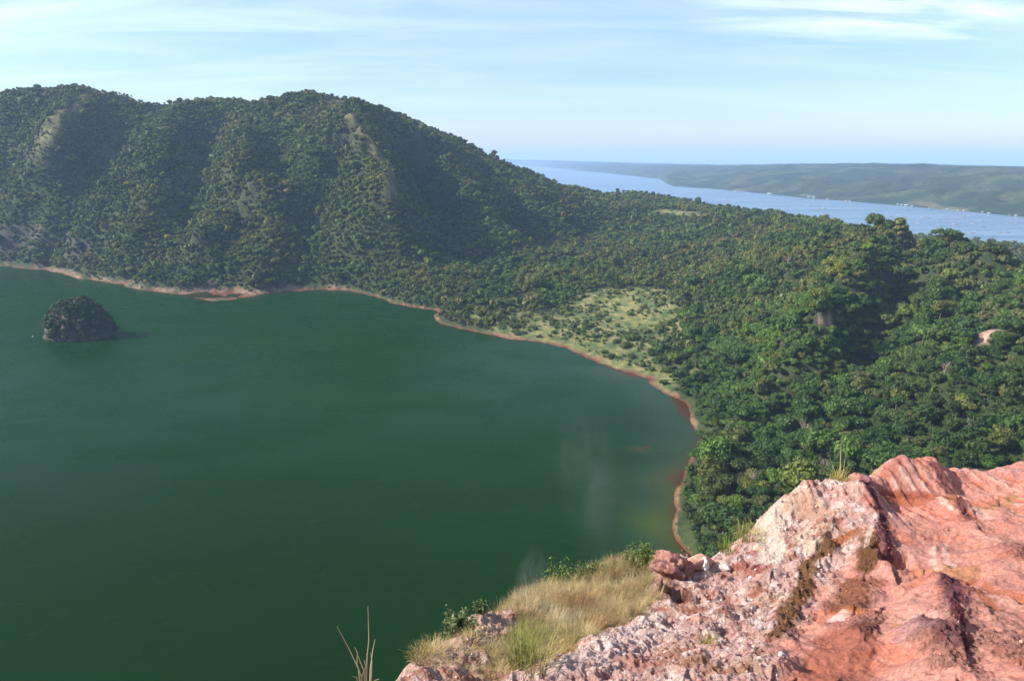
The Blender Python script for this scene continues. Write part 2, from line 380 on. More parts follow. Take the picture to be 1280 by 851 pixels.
C = mix(C, mix(np.broadcast_to(L3((.40, .25, .19)), C.shape), L3((.12, .08, .055)), sstep(-.1, .3, gn2)), cliff)
lowcl = ((lakeD < 160) & (TX < -560)).astype(float) * sstep(1.1, 1.6, SLOPE) * (TH > 4) * (TH < 75) * (TX < -760)
C = mix(C, mix(np.broadcast_to(L3((.075, .065, .06)), C.shape), L3((.04, .042, .03)), sstep(-.2, .3, gn2)), lowcl * .9)
beach = (1 - sstep(.5, 1.3, TH + gn2 * 1.0 + gn * 2.2)) * (lakeD < 90)
bare = np.zeros(TX.shape)
fl = (lakeD < 75) & (TX < -255) & (TX > -900) & (TH < 6.5)
bare = fl * sstep(-.35, .0, fbm(TX * .03 + 3, TY * .05, 3, 71)) * (1 - sstep(3.2, 5.2, TH))
C = mix(C, mix(np.broadcast_to(L3((.26, .16, .11)), C.shape), L3((.16, .12, .075)), sstep(-.3, .3, gn2)), bare)
C = mix(C, mix(np.broadcast_to(L3((.21, .130, .068)), C.shape), L3((.12, .075, .038)), sstep(-.3, .3, gn)), beach)
C = mix(C, L3((.13, .045, .02)), (1 - sstep(.1, .7, TH + gn2 * .5)) * (lakeD < 90))
V = np.stack([TX, TY, TH], -1).reshape(-1, 3)
Ca = np.c_[C.reshape(-1, 3), np.ones(len(V))]
# cut where the ground drops deep below the outer lake
keep = np.ones((NR - 1, 959), bool)
o = mesh_np('terrain', V, gridfaces(NR, 960)[:, ::-1], M_ground, attrs={'Col': ('FLOAT_COLOR', Ca)})
tag(o, kind='structure')

# ------- crater lake water
sl = np.s_[::2, ::2]
wx, wy, wh = TX[sl], TY[sl], TH[sl]; wd = dpoly(wx, wy, LAKE); wi = inpoly(wx, wy, LAKE)
sd = np.where(wi, wd, -wd)
kv = (sd > -30)
kf = kv[:-1, :-1] | kv[1:, :-1] | kv[:-1, 1:] | kv[1:, 1:]
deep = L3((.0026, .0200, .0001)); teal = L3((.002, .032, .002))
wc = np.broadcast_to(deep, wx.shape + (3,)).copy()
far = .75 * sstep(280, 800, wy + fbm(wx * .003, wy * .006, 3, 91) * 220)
wc = mix(wc, teal, far)  # teal with distance: grazing sky reflection put into the water colour
shal = lambda a, b: 1 - sstep(a, b, sd + fbm(wx * .02, wy * .02, 3, 92) * 14)
rightside = sstep(-60, 60, wx) * (wy < 760)
wc = mix(wc, L3((.035, .06, .035)), shal(2, 55) * .5 * rightside)
wc = mix(wc, L3((.05, .055, .006)), shal(2, 22) * sstep(560, 470, wy) * rightside * .45)
wc = mix(wc, L3((.06, .022, .006)), shal(-2, 7) * np.where(rightside > 0, .9, .3))
cp = W(808, 560); wc = mix(wc, L3((.05, .035, .012)), np.exp(-(((wx - cp[0] + 4) / 9) ** 2 + ((wy - cp[1]) / 3.5) ** 2)) * .75)
cp = W(815, 655); wc = mix(wc, L3((.06, .085, .008)), np.exp(-(((wx - cp[0]) / 12) ** 2 + ((wy - cp[1]) / 18) ** 2)) * .4)
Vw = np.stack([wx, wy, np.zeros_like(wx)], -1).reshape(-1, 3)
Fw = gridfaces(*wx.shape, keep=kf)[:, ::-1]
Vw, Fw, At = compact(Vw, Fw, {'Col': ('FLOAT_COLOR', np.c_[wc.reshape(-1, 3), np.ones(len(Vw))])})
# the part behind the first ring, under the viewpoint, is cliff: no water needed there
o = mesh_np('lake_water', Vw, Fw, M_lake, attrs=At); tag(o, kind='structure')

# ------- outer lake water
A2 = np.radians(np.linspace(-80, 80, 300)); R2 = np.r_[np.geomspace(900, 5200, 200), np.geomspace(5400, 62000, 60)]
a2, r2 = np.meshgrid(A2, R2); ox = r2 * np.sin(a2); oy = r2 * np.cos(a2)
hh = np.where(r2 < 5200, terrain(ox, oy), -20)
od = dpoly(ox, oy, LAKE); oi = inpoly(ox, oy, LAKE)
kv = (hh < 5) & ~oi & (od > 120) & ((oy > 1400) | (ox > 1300) | (ox < -2600))
kf = kv[:-1, :-1] | kv[1:, :-1] | kv[:-1, 1:] | kv[1:, 1:]
Vo, Fo, _ = compact(np.stack([ox, oy, np.zeros_like(ox)], -1).reshape(-1, 3), gridfaces(*ox.shape, keep=kf)[:, ::-1])
o = mesh_np('outer_lake_water', Vo, Fo, M_sea); tag(o, kind='structure')

# ------- far land across the outer lake: shore range and crest range / height by azimuth
def azr(px, py, z=0):
    x, y, z = W(px, py, z); return math.atan2(x, y), math.hypot(x, y)
fs = [azr(400, 203), azr(640, 205.5), azr(680, 209), azr(723, 213.5), azr(780, 219), azr(825, 224), azr(834, 230), azr(842, 233), azr(900, 237), azr(1000, 247), azr(1100, 255), azr(1200, 264), azr(1280, 271.5), azr(1400, 282), azr(1700, 310)]
fsa = np.array([a for a, _ in fs]); fsr = np.log(np.array([r for _, r in fs]))
crp = [(400, 199.3, 30000), (640, 199.8, 26000), (720, 202.5, 19000), (800, 205.5, 14000), (860, 207.5, 10500), (900, 208.5, 8800), (945, 208, 8000), (1000, 206.5, 7400), (1080, 206.5, 6600), (1140, 207, 6000), (1200, 209, 5400), (1280, 211, 4900), (1400, 213, 4500), (1700, 212, 4200)]
cra, crr, crz = [], [], []
for px, py, Yd in crp:
    x, y, z = P(px, py, Yd); cra.append(math.atan2(x, y)); crr.append(math.log(math.hypot(x, y))); crz.append(z)
A3 = np.linspace(R(-25), R(62), 620); nf = 190
u = np.linspace(0, 1, nf)[:, None]
rs = np.exp(np.interp(A3, fsa, fsr))[None]; rc = np.exp(np.interp(A3, cra, crr))[None]; zc = np.interp(A3, cra, crz)[None]
tt = u * 1.5 - .03
fr = rs * (rc / rs) ** np.clip(tt, -1, 1) * np.where(tt > 1, 1 + (tt - 1) * .9, 1)
a3 = np.broadcast_to(A3[None], fr.shape)
fx_, fy_ = fr * np.sin(a3), fr * np.cos(a3)
prof = sstep(0, 1, np.clip(tt, 0, 1)) * .75 + np.clip(tt, 0, 1) * .25
rel = np.clip((fr - rs) / 500, 0, 1)
fz = zc * prof + (ridged(fx_ * .0011, fy_ * .0011, 5, 101) * 75 + fbm(fx_ * .006, fy_ * .006, 4, 103) * 12) * rel * np.sqrt(np.clip(1.05 - tt, 0.02, 1)) * np.clip(zc / 130, .3, 1) + fbm(fx_ * .003, fy_ * 0.003, 3, 109) * 5 * rel
fz = np.where(tt > 1, zc + (fz - zc * prof) - (tt - 1) * 30, fz)
fz = np.where(tt < 0, -6 + 0 * fz, np.maximum(fz, .5 + 2 * rel))
fn = fbm(fx_ * .0035, fy_ * .0035, 5, 105)
fc = mix(np.broadcast_to(L3((.028, .05, .018)), fr.shape + (3,)), L3((.07, .09, .035)), sstep(-.05, .35, fn))
fc = mix(fc, L3((.15, .14, .08)), sstep(.25, .48, fbm(fx_ * .006, fy_ * .004, 4, 107)) * (1 - sstep(5, 60, fz)) * .9)
o = mesh_np('far_hills', np.stack([fx_, fy_, fz], -1).reshape(-1, 3), gridfaces(nf, 620)[:, ::-1], M_far, attrs={'Col': ('FLOAT_COLOR', np.c_[fc.reshape(-1, 3), np.ones(fr.size)])})
tag(o, kind='structure')
print('water, far', round(time.time() - T0, 1))
#@@TREES_BEGIN
# ------------------------------------------------------------------ crowns
def cubesphere(n):
    Vs, Fs = [], []; b = 0
    g = np.linspace(-1, 1, n + 1); U, Q = np.meshgrid(g, g)
    for ax in range(3):
        for s in (-1, 1):
            p = np.zeros((n + 1, n + 1, 3)); p[..., ax] = s; p[..., (ax + 1) % 3] = U; p[..., (ax + 2) % 3] = Q * s
            p /= np.linalg.norm(p, axis=-1, keepdims=True); Vs.append(p.reshape(-1, 3)); Fs.append(gridfaces(n + 1, n + 1) + b); b += (n + 1) ** 2
    return np.concatenate(Vs), np.concatenate(Fs)
def leaf_quads(rg, cen, nrm, size, jit=.6):
    n = len(cen); nr = nrm + rg.normal(0, jit, (n, 3)); nr /= np.linalg.norm(nr, axis=1, keepdims=True) + 1e-9
    a = np.cross(nr, rg.normal(0, 1, (n, 3))); a /= np.linalg.norm(a, axis=1, keepdims=True) + 1e-9; b = np.cross(nr, a)
    s = size * rg.uniform(.6, 1.35, (n, 1)); a = a * s; b = b * s * rg.uniform(.5, .9, (n, 1))
    k = nr * s * .25
    V = np.stack([cen - a, cen - b * .9 + k, cen + a, cen + b + k], 1).reshape(-1, 3)
    return V, np.arange(4 * n).reshape(n, 4)
def crown_mesh(seed, nl, nq, q, cube=2, flat=.72, spread=.62):
    rg = np.random.default_rng(seed); Vs, Fs = [], []; b = 0
    cv, cf = cubesphere(cube)
    for i in range(nl):
        if i == 0: c = np.array([0, 0, .05]); r = .55
        else:
            th = rg.uniform(0, 2 * math.pi); rad = spread * math.sqrt(rg.uniform(.15, 1)); zz = rg.uniform(-.25, .55) * (1 - .5 * rad)
            c = np.array([rad * math.cos(th), rad * math.sin(th), zz]); r = rg.uniform(.26, .44)
        sc = np.array([1, 1, .8])
        c = c * [1 + .25 * math.sin(seed * 1.7), 1 - .25 * math.sin(seed * 1.7), 1]; v = cv * (r * .86) * sc * (1 + rg.normal(0, .08, (len(cv), 1))) + c
        Vs.append(v); Fs.append(cf + b); b += len(v)
        d = rg.normal(0, 1, (nq, 3)); d[:, 2] = np.where(d[:, 2] < -.35, -d[:, 2], d[:, 2]); d /= np.linalg.norm(d, axis=1, keepdims=True)
        cen = c + d * sc * r * rg.uniform(.76, 1.26, (nq, 1))
        lv, lf = leaf_quads(rg, cen, d, q); Vs.append(lv); Fs.append(lf + b); b += len(lv)
    V = np.concatenate(Vs); V[:, 2] *= flat / .8
    return V, np.concatenate(Fs)
def tube(pts, rad, n=6):
    pts = np.array(pts, float); Vs = []; m_ = len(pts)
    for i, p in enumerate(pts):
        d = pts[min(i + 1, m_ - 1)] - pts[max(i - 1, 0)]; d /= np.linalg.norm(d) + 1e-9
        a = np.cross(d, [.3, .9, .1]); a /= np.linalg.norm(a) + 1e-9; bb = np.cross(d, a)
        t_ = np.linspace(0, 2 * math.pi, n, endpoint=False)
        Vs.append(p + rad[i] * (np.cos(t_)[:, None] * a + np.sin(t_)[:, None] * bb))
    F = []
    for i in range(m_ - 1):
        for j in range(n): F.append((i * n + j, i * n + (j + 1) % n, (i + 1) * n + (j + 1) % n, (i + 1) * n + j))
    return np.concatenate(Vs), np.array(F)
def join(parts):
    Vs, Fs, b = [], [], 0
    for v, f in parts: Vs.append(v); Fs.append(f + b); b += len(v)
    return np.concatenate(Vs), np.concatenate(Fs)

protoC = bpy.data.collections.new('crown_forms')
far_forms = []
for i in range(8):
    V, F = crown_mesh(100 + i, 5 + i % 3, 34, .17, 2, [.62, .75, .9, .7][i % 4], [.62, .55, .45, .7][i % 4])
    o = mesh_np('crown_form_%02d' % i, V, F, M_fol, smooth=False, link=False); protoC.objects.link(o)
for i in range(8):
    V, F = crown_mesh(300 + i, 10 + i % 4, 95, .085, 2, [.62, .75, .85, .7][i % 4], [.66, .6, .5, .72][i % 4])
    o = mesh_np('crown_form_%02d' % (8 + i), V, F, M_fol, smooth=False, link=False); protoC.objects.link(o); far_forms.append(o)
near_forms = far_forms

# ------------------------------------------------------------------ where trees stand
def scatter(sp, x0, x1, y0, y1, seed):
    rg = np.random.default_rng(seed)
    X, Y = np.meshgrid(np.arange(x0, x1, sp), np.arange(y0, y1, sp)); X = X + (np.arange(X.shape[0]) % 2)[:, None] * sp * .5
    X = X.ravel() + rg.uniform(-.42, .42, X.size) * sp; Y = Y.ravel() + rg.uniform(-.42, .42, Y.size) * sp
    return X, Y
X, Y = scatter(5.5, -1900, 1500, 150, 2750, 3)
rr_ = np.hypot(X, Y); az = np.degrees(np.arctan2(X, Y))
k = (az > -44) & (az < 44) & (rr_ > 190); X, Y = X[k], Y[k]
k = ~inpoly(X, Y, LAKE); X, Y = X[k], Y[k]
H = terrain(X, Y); k = H > 1.6; X, Y, H = X[k], Y[k], H[k]
# surface lookup grid for visibility (elevation angle, running max outward)
tanE = (TH + 3 - CAMZ) / gr
occ = np.maximum.accumulate(np.r_[np.full((1, tanE.shape[1]), -9.), tanE[:-1]], axis=0)
ai = np.clip(np.searchsorted(AZ, np.arctan2(X, Y)), 0, len(AZ) - 1); ri = np.clip(np.searchsorted(RR, np.hypot(X, Y)) - 1, 0, NR - 1)
vis_top = (H + 11 - CAMZ) / np.hypot(X, Y); vis = vis_top > occ[np.maximum(ri - 1, 0), ai] - .0005
vis |= (H + 40 - CAMZ) / np.hypot(X, Y) > occ[np.maximum(ri - 1, 0), ai]      # keep a margin behind every crest
X, Y, H, ai, ri = X[vis], Y[vis], H[vis], ai[vis], ri[vis]
md, clr, clf, lD, gsy, spt = masks(X, Y, H); slp = SLOPE[ri, ai]
rnd = rng.random(len(X))
n1_ = fbm(X * .018, Y * .018, 3, 201); n2_ = fbm(X * .05, Y * .05, 3, 202)
prob = np.clip(.66 * np.sqrt(1 + 1.6 * slp ** 2), 0, 1)
prob *= 1 - .85 * np.clip(md, 0, 1) * (n1_ + n2_ * .8 < .0)
prob *= 1 - .97 * clr
prob *= 1 - np.where(clf > .35, .93, 0)
prob *= 1 - .72 * gsy
prob *= np.where((slp > 1.9) & (H > 60) & (n2_ > .1), .7, 1)
lc = (lD < 160) & (X < -760) & (slp > 1.25) & (H < 75); prob *= np.where(lc, .6, 1)
flat_ = (lD < 75) & (X < -255) & (H < 5.5); prob *= np.where(flat_, np.where(n1_ > .0, .5, .03), 1)
prob *= np.where((lD < 5) & (H < 4), np.where(n1_ > 0, .7, .1), 1)
prob *= np.where(spt > .5, .12 + .5 * (n1_ > .15), 1)
k = rnd < prob; X, Y, H, md, gsy, n1_, n2_, slp, clr, flat_, lD = [q_[k] for q_ in (X, Y, H, md, gsy, n1_, n2_, slp, clr, flat_, lD)]
N = len(X); rr_ = np.hypot(X, Y)
bigt = rng.random(N) < .2; sc = rng.uniform(3.0, 4.7, N) * np.where(bigt, rng.uniform(1.4, 2.0, N), 1.0) * (1 + .42 * n2_) * (1 + .35 * (rng.random(N) > .9)) * (1 + .18 * n1_)
sc *= np.where(md > .4, rng.uniform(.28, .75, N), 1); sc *= np.where(flat_, .55, 1); sc *= 1 - .45 * gsy; sc *= np.where(clr > .2, .6, 1)
sc *= np.where(lD < 14, .75, 1)
# leaf colours: patches of species, and sunlight painted along the main spur
dk, md_, br, ol, bn_, yl = [L3(c) for c in ((.024, .048, .012), (.052, .088, .020), (.092, .145, .028), (.115, .112, .034), (.130, .110, .058), (.21, .185, .042))]
t1 = fbm(X * .006, Y * .006, 3, 211) + rng.normal(0, .22, N)
tc_ = mix(np.broadcast_to(dk, (N, 3)).copy(), md_, sstep(-.5, .25, t1))
tc_ = mix(tc_, br, sstep(.15, .8, t1) * .8)
t2 = fbm(X * .009, Y * .009, 3, 212) + rng.normal(0, .2, N)
tc_ = mix(tc_, ol, sstep(.0, .6, t2) * np.where(rr_ > 800, .8, .25))
BROWN = [(TP(590, 300), 65), (TP(870, 318), 75), (TP(790, 330), 40), (TP(930, 300), 60), (TP(690, 310), 50), (TP(590, 325), 50), (TP(1130, 308), 12), (TP(1080, 322), 14), (TP(1190, 335), 25), (TP(900, 330), 50), (TP(1000, 320), 30), (TP(1240, 390), 25), (TP(1230, 350), 30)]
YEL = [(TP(475, 190), 30), (TP(490, 225), 32), (TP(442, 158), 24), (P(310, 290, 1360), 75), (P(270, 270, 1400), 40), (P(360, 260, 1420), 50), (P(190, 254, 1440), 30), (P(120, 310, 1370), 35), (P(545, 345, 1200), 50), (P(480, 250, 1330), 35), (P(200, 345, 1360), 45), (P(1060, 345, 740), 45), (P(1000, 310, 980), 50), (P(950, 600, 410), 25)]  # first three yellow the main spur's crowns, painting its sunlit edge
def blobp(L, s): 
    m_ = np.zeros(N)
    for p, r in L: m_ = np.maximum(m_, np.exp(-((X - p[0]) ** 2 + (Y - p[1]) ** 2) / (r * r)))
    return m_ * (rng.random(N) < s)
tc_ = mix(tc_, bn_, blobp(BROWN, .5) * .6); tc_ = mix(tc_, yl, blobp(YEL, .38) * .6)
rb = rng.random(N); tc_ = mix(tc_, bn_, (rb < .03) * .5); tc_ = mix(tc_, ol, ((rb > .06) & (rb < .16)) * .7); tc_ = mix(tc_, br, ((rb > .16) & (rb < .26)) * .6)
tc_ = mix(tc_, L3((.085, .11, .035)), (md > .4) * .5); tc_ = mix(tc_, ol, gsy * .6)
tc_ = mix(tc_, tc_ * [1.15, 1.0, .85], sstep(700, 1100, rr_)); tc_ *= rng.uniform(.8, 1.2, (N, 1)); tc_ *= np.array([1.28, 1.36, 1.05])
PX, PY, PF = proj(X, Y, H + 4)
SILX = [0, 500, 510, 530, 575, 600, 640, 655, 690, 745, 800, 815, 820, 870, 900, 945, 965, 1000, 1055, 1070, 1120, 1160, 1210, 1225, 1280]
SILY = [860, 860, 851, 815, 770, 765, 762, 740, 715, 710, 690, 690, 690, 696, 682, 670, 645, 612, 606, 592, 573, 572, 583, 585, 577]
inview = (PX > 4) & (PX < 1276) & (PY > 0) & (PY < np.interp(PX, SILX, SILY) - 3) & (PF > 0)
ai = np.clip(np.searchsorted(AZ, np.arctan2(X, Y)), 0, len(AZ) - 1); ri = np.clip(np.searchsorted(RR, rr_) - 1, 0, NR - 1)
inview &= (H + 5 - CAMZ) / rr_ > occ[np.maximum(ri - 1, 0), ai]
order = np.argsort(np.where(inview & (md < .3), rr_ / sc, 1e9))[:298]
single = np.zeros(N, bool); single[order] = True
# bushes dotted over the meadow, one by one
bush = np.argsort(np.where(inview & (md > .45) & ~single, rr_ / sc, 1e9))[:230]; bush = bush[(inview & (md > .45))[bush]]
isb = np.zeros(N, bool); isb[bush] = True
print('trees', N, 'bushes', len(bush), 'single far', rr_[order].max(), round(time.time() - T0, 1))

# nearest trees: one object each with trunk and crown
limb_forms = []
for i in range(4):
    rg = np.random.default_rng(900 + i); parts = [tube([(0, 0, -.6), (0.02, 0, 0), (.05, .03, .45), (.03, .06, .9)], [.075, .06, .045, .025])]
    for j in range(5):
        th = rg.uniform(0, 6.28); q = rg.uniform(.35, .6)
        parts.append(tube([(.04, .03, .35 + .08 * j), (q * .5 * math.cos(th), q * .5 * math.sin(th), .62 + .06 * j), (q * math.cos(th), q * math.sin(th), .95)], [.03, .02, .008], 5))
    V, F = join(parts); me = mesh_np('trunk', V, F, M_bark, link=False); limb_forms.append(me.data); bpy.data.objects.remove(me)
KINDS = [('dark green broadleaf tree in the dense wood on the nearest slope above the red rock', 'dark green trees on the nearest wooded slope'),
         ('mid green round-crowned tree in the dense wood on the nearest slope above the red rock', 'mid green trees on the nearest wooded slope'),
         ('bright yellow-green tree in the dense wood on the nearest slope above the red rock', 'bright yellow-green trees on the nearest wooded slope'),
         ('brownish half-dry tree in the dense wood on the nearest slope above the red rock', 'brownish half-dry trees on the nearest wooded slope')]
for q, i in enumerate(order):
    c_ = tc_[i]; lum = c_[1]
    kd = 3 if c_[0] > c_[1] * 1.02 else (0 if lum < .105 else (1 if lum < .16 else 2))
    e = empty('tree', (X[i], Y[i], H[i]), rng.uniform(0, 6.28)); tag(e, KINDS[kd][0], 'tree', KINDS[kd][1])
    s_ = sc[i]; hgt = s_ * .95
    tr = bpy.data.objects.new('trunk', limb_forms[q % 4]); COL.objects.link(tr); tr.parent = e; tr.scale = (s_, s_, hgt * 1.05)
    cr = bpy.data.objects.new('crown', near_forms[q % 8].data); COL.objects.link(cr); cr.parent = e; cr.location = (0, 0, hgt); cr.scale = (s_, s_, s_ * rng.uniform(.95, 1.25)); cr['tint'] = [float(v) for v in c_]
for q, i in enumerate(bush):
    o = bpy.data.objects.new('bush', near_forms[q % 8].data); COL.objects.link(o); o.location = (X[i], Y[i], H[i] + sc[i] * .35); o.rotation_euler = (0, 0, rng.uniform(0, 6.28))
    o.scale = (sc[i], sc[i], sc[i] * rng.uniform(.9, 1.2)); o['tint'] = [float(v) for v in tc_[i]]
    dkb = tc_[i][1] < .12
    tag(o, 'small dark green bush standing in the pale grassy clearing beside the green lake' if dkb else 'small light green bush standing in the pale grassy clearing beside the green lake', 'bush', 'dark green bushes in the lakeside clearing' if dkb else 'light green bushes in the lakeside clearing')

# everything farther: one wood
def gn_scatter(name, pts, scl, rot, idx, tint, coll, mat=None):
    me = bpy.data.meshes.new(name); me.vertices.add(len(pts)); me.vertices.foreach_set('co', np.asarray(pts, np.float32).ravel())
    for an, ty, arr, key in (('scl', 'FLOAT_VECTOR', scl, 'vector'), ('rot', 'FLOAT_VECTOR', rot, 'vector'), ('idx', 'INT', idx, 'value'), ('tint', 'FLOAT_COLOR', tint, 'color')):
        a = me.attributes.new(an, ty, 'POINT'); a.data.foreach_set(key, np.asarray(arr, np.int32 if ty == 'INT' else np.float32).ravel())
    o = bpy.data.objects.new(name, me); COL.objects.link(o)
    ng = bpy.data.node_groups.new(name + '_nodes', 'GeometryNodeTree')
    ng.interface.new_socket('Geometry', in_out='INPUT', socket_type='NodeSocketGeometry'); ng.interface.new_socket('Geometry', in_out='OUTPUT', socket_type='NodeSocketGeometry')
    gi = ng.nodes.new('NodeGroupInput'); go = ng.nodes.new('NodeGroupOutput')
    ci = ng.nodes.new('GeometryNodeCollectionInfo'); ci.inputs['Collection'].default_value = coll; ci.inputs['Separate Children'].default_value = True; ci.inputs['Reset Children'].default_value = True
    ip = ng.nodes.new('GeometryNodeInstanceOnPoints'); ip.inputs['Pick Instance'].default_value = True
    mp_ = ng.nodes.new('GeometryNodeMeshToPoints')
    def na(nm, ty):
        a = ng.nodes.new('GeometryNodeInputNamedAttribute'); a.data_type = ty; a.inputs['Name'].default_value = nm; return a.outputs[0]
    er = ng.nodes.new('FunctionNodeEulerToRotation')
    L = ng.links.new
    L(gi.outputs[0], mp_.inputs[0]); L(mp_.outputs[0], ip.inputs['Points']); L(ci.outputs[0], ip.inputs['Instance']); L(na('idx', 'INT'), ip.inputs['Instance Index'])
    L(na('rot', 'FLOAT_VECTOR'), er.inputs[0]); L(er.outputs[0], ip.inputs['Rotation']); L(na('scl', 'FLOAT_VECTOR'), ip.inputs['Scale']); L(ip.outputs[0], go.inputs[0])
    md2 = o.modifiers.new('scatter', 'NODES'); md2.node_group = ng
    return o
k = ~single & ~isb; X2, Y2, H2, s2, t2_ = X[k], Y[k], H[k], sc[k], tc_[k]; n_ = len(X2)
dsel = np.hypot(X2, Y2) < 800
idx = rng.integers(0, 8, n_) + np.where(dsel, 8, 0)
o = gn_scatter('forest', np.c_[X2, Y2, H2 + s2 * .8 * np.where(s2 < 2.6, .45, 1)], np.c_[s2, s2, s2 * rng.uniform(.75, 1.45, n_)], np.c_[rng.normal(0, .1, n_), rng.normal(0, .1, n_), rng.uniform(0, 6.28, n_)], idx, np.c_[t2_, np.ones(n_)], protoC)
tag(o, 'dense tropical wood covering the volcano slopes down to the green lake', 'forest', kind='stuff')

# ------------------------------------------------------------------ the islet
ISL = W(93, 425); ip_ = (ISL[0] - 5, ISL[1] + 20)
e = empty('islet', (ip_[0], ip_[1], 0)); tag(e, 'small domed rock islet capped with dark scrub, alone in the green lake', 'islet')
n_ = 90; th = np.linspace(0, 2 * math.pi, n_, endpoint=False); lv = np.linspace(0, 1, 40)
TT, LL = np.meshgrid(th, lv)
def isl(TT, LL):
    rad = (1 - LL ** 2.0) ** .55 * (1 + .07 * fbm(np.cos(TT) * 2 + LL, np.sin(TT) * 2, 3, 300) * 4.5)
    rx, ry = 36, 26
    x = rad * rx * np.cos(TT) + 2 * LL; y = rad * ry * np.sin(TT); z = -2 + 44 * LL
    d_ = fbm(TT * 6 / 6.28 * 3, LL * 7, 4, 301) * 4 * (1 - LL)
    return x + d_ * np.cos(TT), y + d_ * np.sin(TT), z + fbm(x * .08, y * .08, 3, 303) * 9 * LL
ix_, iy_, iz_ = isl(TT, LL)
V = np.stack([ix_, iy_, iz_], -1).reshape(-1, 3)
F = []
for r_ in range(39):
    for j in range(n_): F.append((r_ * n_ + j, r_ * n_ + (j + 1) % n_, (r_ + 1) * n_ + (j + 1) % n_, (r_ + 1) * n_ + j))
M_irock = simple_mat('islet_rock', (.085, .062, .05), .9, .5, .35)
mesh_np('rock', V, np.array(F), M_irock, parent=e)
q = 1000; tt_ = rng.uniform(0, 6.28, q); ll_ = rng.uniform(.06, 1, q) ** .85
keep_ = (ll_ > .30) | ((np.cos(tt_) > -.45) & (rng.random(q) < .85)) | (rng.random(q) < .15); tt_, ll_ = tt_[keep_], ll_[keep_]
cx_, cy_, cz_ = isl(tt_, ll_); parts = []
for i in range(len(cx_)):
    V, F = crown_mesh(500 + i % 12, 3, 26, .26, 1)
    s_ = rng.uniform(1.6, 5.4); parts.append((V * s_ + [cx_[i] * 1.0, cy_[i] * 1.0, cz_[i] + .3], F))
V, F = join(parts); o = mesh_np('scrub', V, F, M_fol, smooth=False, parent=e); o['tint'] = [.050, .080, .022]

# ------------------------------------------------------------------ small things by the water
def blades(rg, n, h, spread, lean, width, nseg=4, curl=.6):
    Vs, Fs, b = [], [], 0
    for i in range(n):
        a = rg.uniform(0, 6.28); r = spread * math.sqrt(rg.random()); p = np.array([r * math.cos(a), r * math.sin(a), -.03])
        a2 = a + rg.normal(0, .7); d = np.array([math.cos(a2), math.sin(a2), 0]); L_ = h * rg.uniform(.5, 1.1); le = lean * rg.uniform(.3, 1.4); cu = curl * rg.uniform(.3, 1.6)
        sd3 = np.cross(d, [0, 0, 1]) * width * rg.uniform(.6, 1.3); ang = le; pts = [p]
        for s3 in range(nseg): pts.append(pts[-1] + (d * math.sin(ang) + np.array([0, 0, math.cos(ang)])) * L_ / nseg); ang += cu / nseg * 1.6
        for s3, q3 in enumerate(pts):
            w3 = (1 - (s3 / nseg) ** 1.5) * .95 + .05; Vs += [q3 - sd3 * w3, q3 + sd3 * w3]
        for s3 in range(nseg): Fs.append((b + 2 * s3, b + 2 * s3 + 1, b + 2 * s3 + 3, b + 2 * s3 + 2))
        b += 2 * (nseg + 1)
    return np.array(Vs), np.array(Fs)
def twigs(rg, n, h, rad, spread):
    parts = []
    for i in range(n):
        a = rg.uniform(0, 6.28); l_ = h * rg.uniform(.6, 1); d = spread * rg.uniform(.3, 1.1)
        p1 = np.array([d * .4 * math.cos(a), d * .4 * math.sin(a), l_ * .5]); p2 = np.array([d * math.cos(a), d * math.sin(a), l_])
        parts.append(tube([(0, 0, -.05 * h), p1, p2], [rad, rad * .7, rad * .3], 4))
        for j in range(3):
            b2 = a + rg.normal(0, .9); parts.append(tube([p1 + (p2 - p1) * j * .3, p1 + (p2 - p1) * (j * .3 + .3) + np.array([math.cos(b2), math.sin(b2), .5]) * l_ * .2], [rad * .5, rad * .2], 4))
    return join(parts)
M_pale = simple_mat('pale_dead_wood', (.34, .27, .23), .9, .2, 2)
x, y, z = W(266, 360, 4); V, F = twigs(np.random.default_rng(5), 46, 13, .2, 9.5)
o = mesh_np('dead_bush', V, F, M_pale); o.location = (x, y, float(terrain(np.array([x]), np.array([y]))[0])); tag(o, 'pale leafless bush on the bare brown shore across the green lake', 'bush')
dead_V, dead_F = twigs(np.random.default_rng(8), 16, 9.5, .13, 3.4)
dead_me = mesh_np('dead_tree', dead_V, dead_F, M_pale, link=False).data
for i, (px, py) in enumerate([(1005, 545), (918, 470), (1088, 500), (1180, 470), (940, 610), (1215, 545), (1030, 590), (985, 330)]):
    x, y, z = TP(px, py); o = bpy.data.objects.new('dead_tree', dead_me); COL.objects.link(o); o.location = (x, y, z + .5); o.rotation_euler = (0, 0, i * 1.1); s_ = rng.uniform(.8, 1.15); o.scale = (s_, s_, s_)
    tag(o, 'pale leafless dead tree standing among the green trees of the near wooded slope', 'dead tree', 'dead trees among the wooded slope')
M_drift = simple_mat('driftwood', (.17, .08, .04), .9, .3, 2)
x, y, z = W(810, 559); V, F = join([tube([(-2.2, 0, .1), (0, .3, .45), (1.6, .1, .3)], [.16, .22, .1]), tube([(0, .3, .4), (.8, 1.0, 1.3)], [.13, .05]), tube([(-.8, .2, .2), (-1.3, -.7, .5)], [.1, .04])])
o = mesh_np('driftwood', V, F, M_drift); o.location = (x, y, 0); tag(o, 'dark forked driftwood showing above a brown stain in the green lake', 'driftwood')
M_white = simple_mat('white_paint', (.78, .78, .76), .6, .05, 2)
x, y, z = W(41, 421); cv, cf = cubesphere(4); V, F = join([(cv * [.75, .75, .6] + [0, 0, .25], cf), tube([(0, 0, .7), (0, 0, 1.9)], [.12, .08])])
o = mesh_np('buoy', V, F, M_white); o.location = (x, y, 0); tag(o, 'tiny white buoy floating just left of the scrub-capped islet', 'buoy')
